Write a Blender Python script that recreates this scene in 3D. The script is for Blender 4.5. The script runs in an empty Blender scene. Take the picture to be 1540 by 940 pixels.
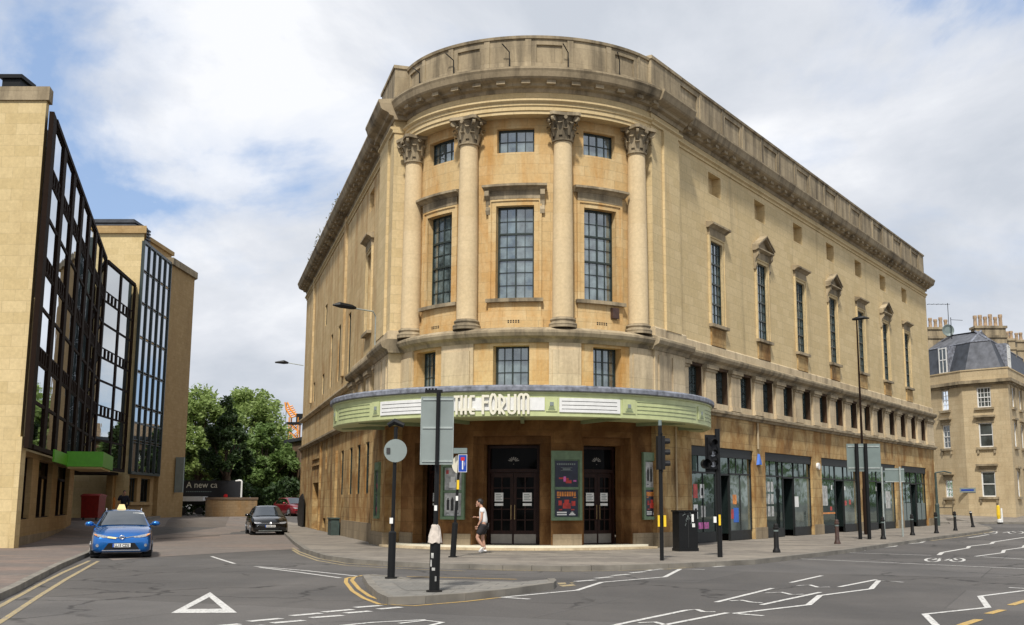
import bpy, bmesh, math, random
from mathutils import Vector, Matrix
random.seed(11)
R_ = math.radians
sc = bpy.context.scene
col = sc.collection
# ------------------------------------------------------------------ camera
EYE = 1.6; FPX = 1700.0; PCX = 840.0; PCY = 470.0
PITCH = math.atan(285 / FPX)
cam = bpy.data.objects.new('camera', bpy.data.cameras.new('camera'))
col.objects.link(cam)
cam.location = (0, 0, EYE)
cam.rotation_euler = (math.pi / 2 + PITCH, 0, 0)
cam.data.sensor_width = 36
cam.data.lens = 36 * FPX / 1540
cam.data.shift_x = -(PCX - 770) / 1540
cam.data.clip_start = .1
cam.data.clip_end = 3000
sc.camera = cam
# ------------------------------------------------------------------ light
SUN_AZ = R_(188); SUN_EL = R_(52)
sd = bpy.data.lights.new('sun', 'SUN'); sd.energy = 3.9; sd.angle = R_(5.0); sd.color = (1, .95, .87)
so = bpy.data.objects.new('sun', sd); col.objects.link(so)
sv = Vector((math.sin(SUN_AZ) * math.cos(SUN_EL), math.cos(SUN_AZ) * math.cos(SUN_EL), math.sin(SUN_EL)))
so.rotation_euler = sv.to_track_quat('Z', 'Y').to_euler()
so.location = (0, -20, 60)
sc.view_settings.view_transform = 'Standard'
sc.view_settings.look = 'None'
sc.view_settings.exposure = 0.22
sc.view_settings.gamma = 1
w = bpy.data.worlds.new('World'); sc.world = w; w.use_nodes = True
nt = w.node_tree; N = nt.nodes; Lk = nt.links
bg = N['Background']
sky = N.new('ShaderNodeTexSky'); sky.sky_type = 'NISHITA'; sky.sun_disc = False
sky.sun_elevation = SUN_EL; sky.sun_rotation = SUN_AZ; sky.air_density = 1.0; sky.dust_density = .6; sky.ozone_density = 1.5
tc = N.new('ShaderNodeTexCoord')
sep = N.new('ShaderNodeSeparateXYZ'); Lk.new(tc.outputs['Generated'], sep.inputs[0])
def wm(op, a, b=None):
    n = N.new('ShaderNodeMath'); n.operation = op
    for i, v in enumerate((a, b)):
        if v is None: continue
        if isinstance(v, (int, float)): n.inputs[i].default_value = v
        else: Lk.new(v, n.inputs[i])
    return n.outputs[0]
zz = wm('ADD', wm('MAXIMUM', sep.outputs[2], 0.0), .22)
cx = wm('DIVIDE', sep.outputs[0], zz); cy = wm('DIVIDE', sep.outputs[1], zz)
cmb = N.new('ShaderNodeCombineXYZ'); Lk.new(sep.outputs[0], cmb.inputs[0]); Lk.new(sep.outputs[1], cmb.inputs[1]); Lk.new(wm('MULTIPLY', wm('POWER', wm('MAXIMUM', sep.outputs[2], 0.0), .8), 1.9), cmb.inputs[2])
def wnoise(scale, det, rough, off, dist=.3):
    mp = N.new('ShaderNodeMapping'); mp.inputs['Location'].default_value = off; Lk.new(cmb.outputs[0], mp.inputs[0])
    n = N.new('ShaderNodeTexNoise'); n.inputs['Scale'].default_value = scale; n.inputs['Detail'].default_value = det
    n.inputs['Roughness'].default_value = rough; n.inputs['Distortion'].default_value = dist
    Lk.new(mp.outputs[0], n.inputs['Vector']); return n.outputs['Fac']
def wramp(v, stops):
    r = N.new('ShaderNodeValToRGB'); Lk.new(v, r.inputs[0])
    while len(r.color_ramp.elements) < len(stops): r.color_ramp.elements.new(.5)
    for e, (p, c) in zip(r.color_ramp.elements, stops): e.position = p; e.color = (c[0], c[1], c[2], 1)
    return r.outputs[0]
CLOUD_OFF = (3.1, 1.7, 0)
cover = wramp(wnoise(2.3, 10, .56, CLOUD_OFF, .25), [(.37, (.05,) * 3), (.44, (.8,) * 3), (.50, (1,) * 3)])
shade = wramp(wnoise(2.6, 10, .58, (8.2, 4.4, 2), .3), [(.36, (6.3, 6.75, 7.5)), (.5, (8.0, 8.3, 8.9)), (.60, (9.9, 10.05, 10.4))])
tint = N.new('ShaderNodeMix'); tint.data_type = 'RGBA'; tint.blend_type = 'MIX'
tint.inputs['Factor'].default_value = .5
Lk.new(sky.outputs[0], tint.inputs['A']); tint.inputs['B'].default_value = (4.6, 6.8, 11.0, 1)
mx = N.new('ShaderNodeMix'); mx.data_type = 'RGBA'
Lk.new(cover, mx.inputs['Factor']); Lk.new(tint.outputs['Result'], mx.inputs['A']); Lk.new(shade, mx.inputs['B'])
Lk.new(mx.outputs['Result'], bg.inputs[0]); bg.inputs[1].default_value = .084

# ------------------------------------------------------------------ back-projection helpers (photo pixel -> place in the world)
def ray(px, py):
    u = (px - PCX) / FPX; v = (PCY - py) / FPX
    return Vector((u, math.cos(PITCH) - v * math.sin(PITCH), math.sin(PITCH) + v * math.cos(PITCH)))
def at(px, py, z=0.0):
    r = ray(px, py); t = (z - EYE) / r.z
    return Vector((r.x * t, r.y * t, z))
def aty(px, py, Y):
    r = ray(px, py); t = Y / r.y
    return Vector((r.x * t, Y, EYE + r.z * t))
def sstep(x, a, b):
    t = max(0, min(1, (x - a) / (b - a))); return t * t * (3 - 2 * t)
aR = R_(30.8); aL = R_(17.6)
nR = Vector((math.cos(aR), -math.sin(aR))); dR = Vector((math.sin(aR), math.cos(aR)))
nL = Vector((-math.cos(aL), -math.sin(aL))); dL = Vector((-math.sin(aL), math.cos(aL)))
FR = Vector((3.48, 41.59)); FL = Vector((-6.28, 42.49)); CB = Vector((-.9, 44.5)); TH0 = R_(262.5)
def gz(x, y):                                   # height of the pavement level
    p = Vector((x, y)) - FL
    d = max(0, p.dot(nL)) if y > 30 else 0
    return .6 * sstep(y + 2.2 * d, 76, 95)

# ------------------------------------------------------------------ materials
MATS = {}
class NT:
    def __init__(s, name):
        s.m = bpy.data.materials.new(name); s.m.use_nodes = True; s.t = s.m.node_tree
        s.b = s.t.nodes['Principled BSDF']; s.tc = s.t.nodes.new('ShaderNodeTexCoord'); MATS[name] = s.m
    def n(s, ty, **k):
        n = s.t.nodes.new(ty)
        for a, v in k.items():
            setattr(n, a, v)
        return n
    def l(s, a, b): s.t.links.new(a, b)
    def mapping(s, src, scale=(1, 1, 1), loc=(0, 0, 0), rot=(0, 0, 0)):
        m = s.n('ShaderNodeMapping'); m.inputs['Scale'].default_value = scale; m.inputs['Location'].default_value = loc
        m.inputs['Rotation'].default_value = rot
        s.l(s.tc.outputs[src], m.inputs[0]); return m.outputs[0]
    def noise(s, vec, scale, det=4, rough=.55, dist=0):
        n = s.n('ShaderNodeTexNoise'); n.inputs['Scale'].default_value = scale; n.inputs['Detail'].default_value = det
        n.inputs['Roughness'].default_value = rough; n.inputs['Distortion'].default_value = dist
        s.l(vec, n.inputs['Vector']); return n.outputs['Fac']
    def ramp(s, v, stops):
        r = s.n('ShaderNodeValToRGB'); s.l(v, r.inputs[0])
        while len(r.color_ramp.elements) < len(stops): r.color_ramp.elements.new(.5)
        for e, (p, c) in zip(r.color_ramp.elements, stops):
            if not isinstance(c, (tuple, list)): c = (c, c, c)
            e.position = p; e.color = (c[0], c[1], c[2], 1)
        return r.outputs[0]
    def mix(s, f, a, b, mode='MIX'):
        m = s.n('ShaderNodeMix', data_type='RGBA', blend_type=mode)
        for i, v in (('Factor', f), ('A', a), ('B', b)):
            if isinstance(v, (int, float)): m.inputs[i].default_value = v
            elif isinstance(v, (tuple, list)): m.inputs[i].default_value = (*v, 1)
            else: s.l(v, m.inputs[i])
        return m.outputs['Result']
    def bump(s, h, strength=.3, dist=.02):
        b = s.n('ShaderNodeBump'); b.inputs['Strength'].default_value = strength; b.inputs['Distance'].default_value = dist
        s.l(h, b.inputs['Height']); s.l(b.outputs[0], s.b.inputs['Normal'])
def plain(name, c, rough=.6, metal=0, var=.12, scale=6, spec=.5, coat=0, emit=None):
    m = NT(name); o = m.tc.outputs['Object']
    v = m.ramp(m.noise(o, scale, 5), [(.3, 1 - var), (.7, 1 + var)])
    m.l(m.mix(1.0, tuple(c), v, 'MULTIPLY'), m.b.inputs['Base Color'])
    m.b.inputs['Roughness'].default_value = rough; m.b.inputs['Metallic'].default_value = metal
    m.b.inputs['Specular IOR Level'].default_value = spec; m.b.inputs['Coat Weight'].default_value = coat
    if emit: m.b.inputs['Emission Color'].default_value = (*emit[0], 1); m.b.inputs['Emission Strength'].default_value = emit[1]
    return m.m
def stone(name, base, alt, stain=(.30, .15, .045), st=(.5, .75, .55), dark=(.55, .8, .5), joint=.35, bw=.85, rh=.36, dcol=(.09, .07, .05), seed=0, vs=1.5):
    """ashlar: courses from UV in metres, ochre iron staining, soot streaks below ledges (both have a shape of their own)"""
    m = NT(name); uv = m.tc.outputs['UV']; o = m.tc.outputs['Object']
    br = m.n('ShaderNodeTexBrick'); br.inputs['Scale'].default_value = 1; br.inputs['Brick Width'].default_value = bw
    br.inputs['Row Height'].default_value = rh; br.inputs['Mortar Size'].default_value = .011; br.inputs['Mortar Smooth'].default_value = .6
    br.inputs['Bias'].default_value = 0
    br.inputs['Color1'].default_value = (*base, 1); br.inputs['Color2'].default_value = (*alt, 1)
    br.inputs['Mortar'].default_value = (*[c * (1 - joint) for c in base], 1)
    m.l(uv, br.inputs['Vector'])
    c = br.outputs['Color']
    big = m.noise(m.mapping('Object', (1, 1, 1), (seed, 0, 0)), .22, 5, .6, .4)
    c = m.mix(m.ramp(big, [(.35, 0), (.75, .55)]), c, tuple(a * .82 for a in alt))
    s1 = m.noise(m.mapping('Object', (.8, .8, .62) if vs < 1 else (1.1, 1.1, .28), (seed, 3, 0)), 1.0, 8, .66, .5)
    c = m.mix(m.ramp(s1, [(st[0], 0), (st[1], st[2])]), c, stain)
    s2 = m.noise(m.mapping('Object', (vs, vs, .38 if vs < 1 else .16), (0, seed, 5)), 1.0, 6, .62, .2)
    c = m.mix(m.ramp(s2, [(dark[0], 0), (dark[1], dark[2])]), c, dcol)
    f = m.noise(o, 9, 6, .7)
    c = m.mix(1.0, c, m.ramp(f, [(.25, .84), (.75, 1.12)]), 'MULTIPLY')
    m.l(c, m.b.inputs['Base Color']); m.b.inputs['Roughness'].default_value = .9
    m.b.inputs['Specular IOR Level'].default_value = .2
    h = m.mix(.35, br.outputs['Fac'], f)
    m.bump(m.mix(.5, f, m.ramp(br.outputs['Fac'], [(0, 1), (1, 0)])), .35, .012)
    return m.m
LIGHT = (.55, .43, .25)
stone('stone_wall', (.65, .51, .29), (.57, .44, .235), stain=(.42, .26, .10), st=(.55, .85, .5), dark=(.56, .84, .4), joint=.3)
stone('stone_left_flank', (.62, .475, .265), (.53, .39, .20), stain=(.34, .18, .06), st=(.46, .66, .75), dark=(.56, .86, .45), seed=9)
stone('stone_bay', (.62, .47, .255), (.54, .38, .18), stain=(.44, .205, .04), st=(.42, .70, .75), dark=(.62, .9, .35), seed=4)
stone('stone_column', (.64, .505, .31), (.60, .465, .275), stain=(.40, .27, .12), st=(.5, .9, .5), dark=(.6, .95, .3), bw=8, rh=.9, joint=.12, seed=6)
stone('stone_pale', (.61, .50, .33), (.55, .44, .28), stain=(.26, .19, .12), st=(.45, .75, .6), dark=(.5, .74, .6), bw=1.6, rh=1.2, seed=3)
stone('stone_weathered', (.44, .36, .24), (.36, .29, .185), stain=(.17, .135, .09), st=(.42, .68, .8), dark=(.45, .7, .75), bw=1.5, rh=.6, dcol=(.05, .042, .032), seed=2)
stone('stone_soot', (.42, .34, .22), (.34, .27, .175), stain=(.14, .11, .07), st=(.46, .70, .8), dark=(.5, .75, .7), bw=2, rh=.6, dcol=(.03, .024, .018), seed=5)
stone('stone_orange', (.56, .41, .20), (.46, .31, .135), stain=(.24, .115, .032), st=(.40, .60, .85), dark=(.50, .70, .75), seed=8, dcol=(.07, .042, .024), joint=.7, bw=.95, rh=.45, vs=.9)
stone('stone_entrance_shaded', (.30, .165, .065), (.23, .11, .038), stain=(.10, .042, .012), st=(.38, .6, .85), dark=(.5, .8, .6), seed=18, dcol=(.03, .016, .008), joint=.5, bw=.95, rh=.45, vs=.7)  # stained orange-brown stone, its colours darkened further to hold the canopy's shade
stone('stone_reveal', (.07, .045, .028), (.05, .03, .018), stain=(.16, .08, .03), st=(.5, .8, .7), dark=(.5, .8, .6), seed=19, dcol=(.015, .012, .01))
stone('stone_plinth', (.34, .27, .18), (.29, .23, .15), stain=(.17, .13, .08), st=(.4, .7, .7), dark=(.5, .8, .6), seed=1)
stone('office_stone', (.63, .50, .275), (.54, .42, .215), stain=(.42, .31, .15), st=(.5, .85, .5), dark=(.62, .95, .25), bw=.9, rh=.42, joint=.28, seed=12)
stone('office_stone_brown', (.42, .29, .14), (.35, .235, .105), stain=(.27, .165, .07), st=(.45, .8, .6), dark=(.6, .95, .4), bw=.45, rh=.22, joint=.3, seed=13)
stone('georgian_stone', (.55, .445, .28), (.49, .385, .235), stain=(.33, .24, .13), st=(.45, .8, .6), dark=(.55, .85, .45), seed=14)
stone('far_brick', (.17, .12, .085), (.14, .10, .07), seed=15, bw=.3, rh=.1)
stone('garden_wall_stone', (.30, .21, .12), (.25, .17, .09), seed=17, bw=.4, rh=.2)
plain('dark_frame', (.018, .028, .024), .4)
plain('brown_metal', (.016, .009, .006), .75, spec=.08)
plain('black_metal', (.008, .0085, .009), .5, spec=.22)
plain('black_iron', (.010, .0095, .009), .55, var=.3, spec=.25)
plain('brown_iron', (.05, .025, .018), .6, var=.4)
plain('dark_wood', (.022, .008, .005), .5, var=.35, spec=.2)
plain('brass', (.35, .25, .12), .35, metal=.8)
plain('steel_plate', (.22, .2, .17), .4, metal=.4)
plain('white_paint', (.68, .68, .66), .5, var=.06)
plain('cream_paint', (.66, .63, .51), .5, var=.05)
plain('green_paint', (.46, .50, .25), .5, var=.10, scale=3)
plain('green_paint_dark', (.22, .26, .14), .55)
plain('case_green', (.13, .20, .11), .45, var=.2)
plain('lead', (.16, .17, .20), .6, var=.55, scale=5)
plain('slate', (.10, .105, .12), .55, var=.35, scale=2)
plain('slate_dark', (.035, .04, .05), .6, var=.4, scale=2)
plain('paper', (.75, .75, .72), .7, var=.08)
plain('ink', (.03, .03, .03), .7)
plain('poster_navy', (.012, .015, .035), .3, var=.5, scale=3)
plain('poster_red', (.45, .03, .02), .35, var=.4, scale=5)
plain('poster_orange', (.65, .22, .03), .35, var=.5, scale=6)
plain('poster_grey', (.4, .4, .38), .35, var=.5, scale=5)
plain('poster_pink', (.6, .12, .4), .35, var=.5, scale=8)
plain('sign_grey', (.155, .195, .185), .5, var=.10, scale=2)
plain('sign_pale', (.21, .245, .235), .5, var=.12, scale=2)
plain('galvanised', (.36, .40, .38), .45, metal=.3, var=.2)
plain('sign_blue', (.01, .05, .32), .35)
plain('sign_red', (.5, .015, .02), .35)
plain('yellow_box', (.75, .50, .02), .45)
plain('bright_green', (.10, .38, .015), .45, var=.1)
plain('skip_red_shaded', (.25, .018, .012), .45, var=.25)  # red dimmed in the colour itself for the shade of the entrance recess
plain('terracotta', (.38, .27, .17), .8, var=.3)
plain('orange_paint', (.75, .30, .05), .5)
plain('tyre', (.02, .02, .02), .85)
plain('alloy', (.35, .36, .38), .35, metal=.7)
plain('plastic_black', (.008, .008, .009), .5, spec=.3)
plain('chrome', (.7, .7, .7), .15, metal=.95, var=.02)
plain('lens', (.32, .33, .35), .15, metal=.4, var=.4, scale=20)
plain('plate_white', (.7, .7, .68), .5, var=.03)
plain('plate_blue', (.02, .08, .35), .5)
plain('taxi_yellow', (.80, .62, .28), .5, var=.05)
plain('skin', (.45, .25, .17), .55, var=.05)
plain('hair', (.012, .009, .008), .6)
plain('shirt_white', (.74, .73, .72), .85, var=.07)
plain('shorts_black', (.02, .018, .02), .9)
plain('navy_cloth', (.012, .014, .025), .9)
plain('bark', (.09, .065, .045), .9, var=.4)
plain('lamp_glass', (.6, .6, .55), .3)
plain('hoarding_black', (.012, .013, .017), .5)
plain('interior_dark', (.008, .008, .009), .9)
plain('teal_door', (.035, .055, .048), .6, var=.3)
plain('alarm_blue', (.02, .12, .5), .5)
plain('shop_grey', (.016, .018, .018), .55, spec=.25)
plain('kerb_stone', (.17, .155, .13), .85, var=.3, scale=1.5)
plain('tan_cloth', (.5, .44, .38), .9, var=.3)
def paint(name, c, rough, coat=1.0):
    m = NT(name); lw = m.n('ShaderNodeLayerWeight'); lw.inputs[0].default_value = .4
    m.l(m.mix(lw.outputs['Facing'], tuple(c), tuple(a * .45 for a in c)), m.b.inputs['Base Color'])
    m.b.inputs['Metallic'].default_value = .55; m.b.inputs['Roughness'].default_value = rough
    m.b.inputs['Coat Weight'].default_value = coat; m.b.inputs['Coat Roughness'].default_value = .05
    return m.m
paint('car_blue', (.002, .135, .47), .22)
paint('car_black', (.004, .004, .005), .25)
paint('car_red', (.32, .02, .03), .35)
def glass(name, c, refl, rough=.03, var=.5, tint=(.9, .95, 1), scale=1.2, wob=.02):
    """window glass seen from outside: dark room behind, reflecting coating in front"""
    m = NT(name); o = m.tc.outputs['Object']
    v = m.ramp(m.noise(o, scale, 3), [(.3, 1 - var), (.7, 1 + var)])
    m.l(m.mix(1.0, tuple(c), v, 'MULTIPLY'), m.b.inputs['Base Color']); m.b.inputs['Roughness'].default_value = .6; m.b.inputs['Specular IOR Level'].default_value = 0
    g = m.n('ShaderNodeBsdfGlossy'); g.inputs['Roughness'].default_value = rough; g.inputs['Color'].default_value = (*tint, 1)
    b = m.n('ShaderNodeBump'); b.inputs['Strength'].default_value = wob; b.inputs['Distance'].default_value = .3
    m.l(m.noise(o, .9, 2), b.inputs['Height']); m.l(b.outputs[0], g.inputs['Normal'])
    ms = m.n('ShaderNodeMixShader')
    fr = m.n('ShaderNodeFresnel'); fr.inputs[0].default_value = 1.5
    a = m.n('ShaderNodeMath', operation='ADD'); a.inputs[1].default_value = refl; m.l(fr.outputs[0], a.inputs[0])
    a.use_clamp = True
    m.l(a.outputs[0], ms.inputs[0]); m.l(m.b.outputs[0], ms.inputs[1]); m.l(g.outputs[0], ms.inputs[2])
    m.l(ms.outputs[0], m.t.nodes['Material Output'].inputs['Surface'])
    return m.m
glass('glass_window', (.10, .13, .13), .17, var=.7, scale=2.5, wob=.06)
glass('glass_dark', (.005, .005, .005), -.03, tint=(.3, .3, .3))
glass('glass_shop', (.014, .021, .020), .05, var=.4, wob=.015, scale=.5, tint=(.8, .95, .92))
glass('glass_shop_pale', (.10, .12, .11), .06, var=.55, wob=.015, scale=.8, tint=(.85, .95, .92))
glass('glass_office', (.015, .013, .012), .5, tint=(.80, .84, .88), rough=.01, wob=.006)
glass('glass_office_brown', (.02, .013, .01), .48, tint=(.80, .82, .82), rough=.01, wob=.006)
glass('glass_car', (.02, .024, .028), .10, rough=.02)
glass('glass_sash', (.05, .06, .06), .05, wob=.05)
def ground_mat(name, c, var, patch, c2, spk=.25, rough=.88):
    m = NT(name); o = m.tc.outputs['Object']
    b = m.mix(m.ramp(m.noise(o, .16, 5, .6, .6), [(.4, 0), (.62, patch)]), tuple(c), tuple(c2))
    b = m.mix(m.ramp(m.noise(m.mapping('Object', (.5, .09, 1), (3, 0, 0), (0, 0, .35)), 1.4, 5, .6), [(.35, 0), (.7, .35)]), b, tuple(x * .72 for x in c))
    f = m.noise(o, 55, 3, .8)
    b = m.mix(1.0, b, m.ramp(f, [(.25, 1 - spk), (.75, 1 + spk)]), 'MULTIPLY')
    sp = m.n('ShaderNodeTexVoronoi'); sp.inputs['Scale'].default_value = 5.5; m.l(o, sp.inputs['Vector'])
    b = m.mix(m.ramp(sp.outputs['Distance'], [(.05, .5), (.085, 0)]), b, tuple(min(1, x * 2.0) for x in c))
    v = m.n('ShaderNodeTexVoronoi', feature='DISTANCE_TO_EDGE'); v.inputs['Scale'].default_value = .33
    wv = m.n('ShaderNodeVectorMath', operation='ADD'); nn = m.n('ShaderNodeTexNoise'); nn.inputs['Scale'].default_value = 1.3; nn.inputs['Detail'].default_value = 6
    m.l(o, nn.inputs['Vector']); m.l(o, wv.inputs[0]); m.l(nn.outputs['Color'], wv.inputs[1]); m.l(wv.outputs[0], v.inputs['Vector'])
    ck = m.ramp(v.outputs['Distance'], [(.006, .8), (.02, 0)]); gate = m.ramp(m.noise(o, .12, 2), [(.47, 0), (.53, 1)])
    b = m.mix(m.mix(1.0, ck, gate, 'MULTIPLY'), b, tuple(x * .35 for x in c))
    q = m.n('ShaderNodeTexBrick'); q.inputs['Scale'].default_value = 1; q.inputs['Brick Width'].default_value = 11; q.inputs['Row Height'].default_value = 4.2; q.inputs['Mortar Size'].default_value = .02
    q.inputs['Color1'].default_value = (1.05, 1.05, 1.05, 1); q.inputs['Color2'].default_value = (.74, .73, .72, 1); q.inputs['Mortar'].default_value = (.6, .6, .6, 1)
    m.l(m.mapping('Object', (1, 1, 1), (2, 1, 0), (0, 0, .42)), q.inputs['Vector']); b = m.mix(.8, b, m.mix(1.0, b, q.outputs['Color'], 'MULTIPLY'))
    b = m.mix(m.ramp(m.noise(m.mapping('Object', (1, 1, 1), (4, 9, 0)), .9, 5, .7), [(.62, 0), (.78, .5)]), b, tuple(x * .5 for x in c))
    m.l(b, m.b.inputs['Base Color']); m.b.inputs['Roughness'].default_value = rough
    m.b.inputs['Specular IOR Level'].default_value = .3
    m.bump(f, .35, .012); return m
ground_mat('asphalt', (.090, .085, .081), .2, .8, (.135, .125, .116), spk=.35)
ground_mat('asphalt_old', (.15, .125, .105), .2, .6, (.12, .108, .096))
def slabs(name, c1, c2, c3, bw=.9, rh=.6, rot=0.0, thr=(.52, .56)):
    m = NT(name); v = m.mapping('Object', (1, 1, 1), (0, 0, 0), (0, 0, rot))
    br = m.n('ShaderNodeTexBrick'); br.inputs['Scale'].default_value = 1; br.inputs['Brick Width'].default_value = bw; br.inputs['Row Height'].default_value = rh
    br.inputs['Mortar Size'].default_value = .012; br.inputs['Color1'].default_value = (*c1, 1); br.inputs['Color2'].default_value = (*c2, 1)
    br.inputs['Mortar'].default_value = (*[x * .45 for x in c1], 1); m.l(v, br.inputs['Vector'])
    c = m.mix(m.ramp(m.noise(m.mapping('Object', (.35, .7, 1), (5, 1, 0), (0, 0, rot)), 1, 2, .4), [(thr[0], 0), (thr[1], 1)]), br.outputs['Color'], m.mix(.5, tuple(c3), br.outputs['Color']))
    f = m.noise(m.tc.outputs['Object'], 3.5, 8, .7)
    c = m.mix(1.0, c, m.ramp(f, [(.3, .75), (.7, 1.2)]), 'MULTIPLY')
    m.l(c, m.b.inputs['Base Color']); m.b.inputs['Roughness'].default_value = .9; m.bump(f, .25, .01)
slabs('paving_forum', (.21, .185, .152), (.15, .13, .108), (.27, .235, .19), rot=.55)
slabs('paving_brick', (.19, .135, .108), (.155, .125, .105), (.10, .09, .083), rot=.3, bw=1.3, rh=.8, thr=(.46, .5))
slabs('paving_island', (.20, .185, .16), (.175, .165, .145), (.15, .145, .13), bw=.5, rh=.5, rot=.1)
slabs('paving_tactile', (.19, .18, .16), (.17, .16, .14), (.15, .145, .13), bw=.1, rh=.1, rot=.1)
slabs('crossing_paving', (.19, .145, .118), (.165, .14, .12), (.135, .12, .108), bw=3.2, rh=3.2, rot=.3, thr=(.44, .5))
def road_paint(name, c, wear):
    m = NT(name); o = m.tc.outputs['Object']
    k = m.ramp(m.noise(o, 22, 6, .75), [(wear, 1), (wear + .12, 0)])
    m.l(m.mix(k, tuple(c), (.16, .15, .14)), m.b.inputs['Base Color']); m.b.inputs['Roughness'].default_value = .75
road_paint('road_white', (.56, .55, .52), .38); road_paint('road_yellow', (.48, .31, .08), .38)
road_paint('road_yellow_worn', (.38, .29, .13), .42)
def leaf_mat(name, c1, c2, c3):
    m = NT(name); o = m.tc.outputs['Object']
    c = m.mix(m.ramp(m.noise(o, .55, 3), [(.35, 0), (.65, 1)]), tuple(c1), tuple(c2))
    c = m.mix(m.ramp(m.noise(o, 3.5, 3), [(.45, 0), (.75, .8)]), c, tuple(c3))
    m.l(c, m.b.inputs['Base Color']); m.b.inputs['Roughness'].default_value = .6
    tr = m.n('ShaderNodeBsdfTranslucent'); m.l(c, tr.inputs[0]); ms = m.n('ShaderNodeMixShader'); ms.inputs[0].default_value = .42
    m.l(m.b.outputs[0], ms.inputs[1]); m.l(tr.outputs[0], ms.inputs[2]); m.l(ms.outputs[0], m.t.nodes['Material Output'].inputs['Surface'])
leaf_mat('leaves_green', (.20, .28, .07), (.25, .34, .10), (.33, .40, .15))
leaf_mat('leaves_dark', (.025, .055, .015), (.04, .075, .02), (.06, .10, .025))
leaf_mat('dry_weeds', (.16, .14, .07), (.12, .13, .05), (.22, .18, .1))
leaf_mat('leaves_mid', (.12, .20, .05), (.15, .235, .06), (.20, .28, .09))

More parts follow.
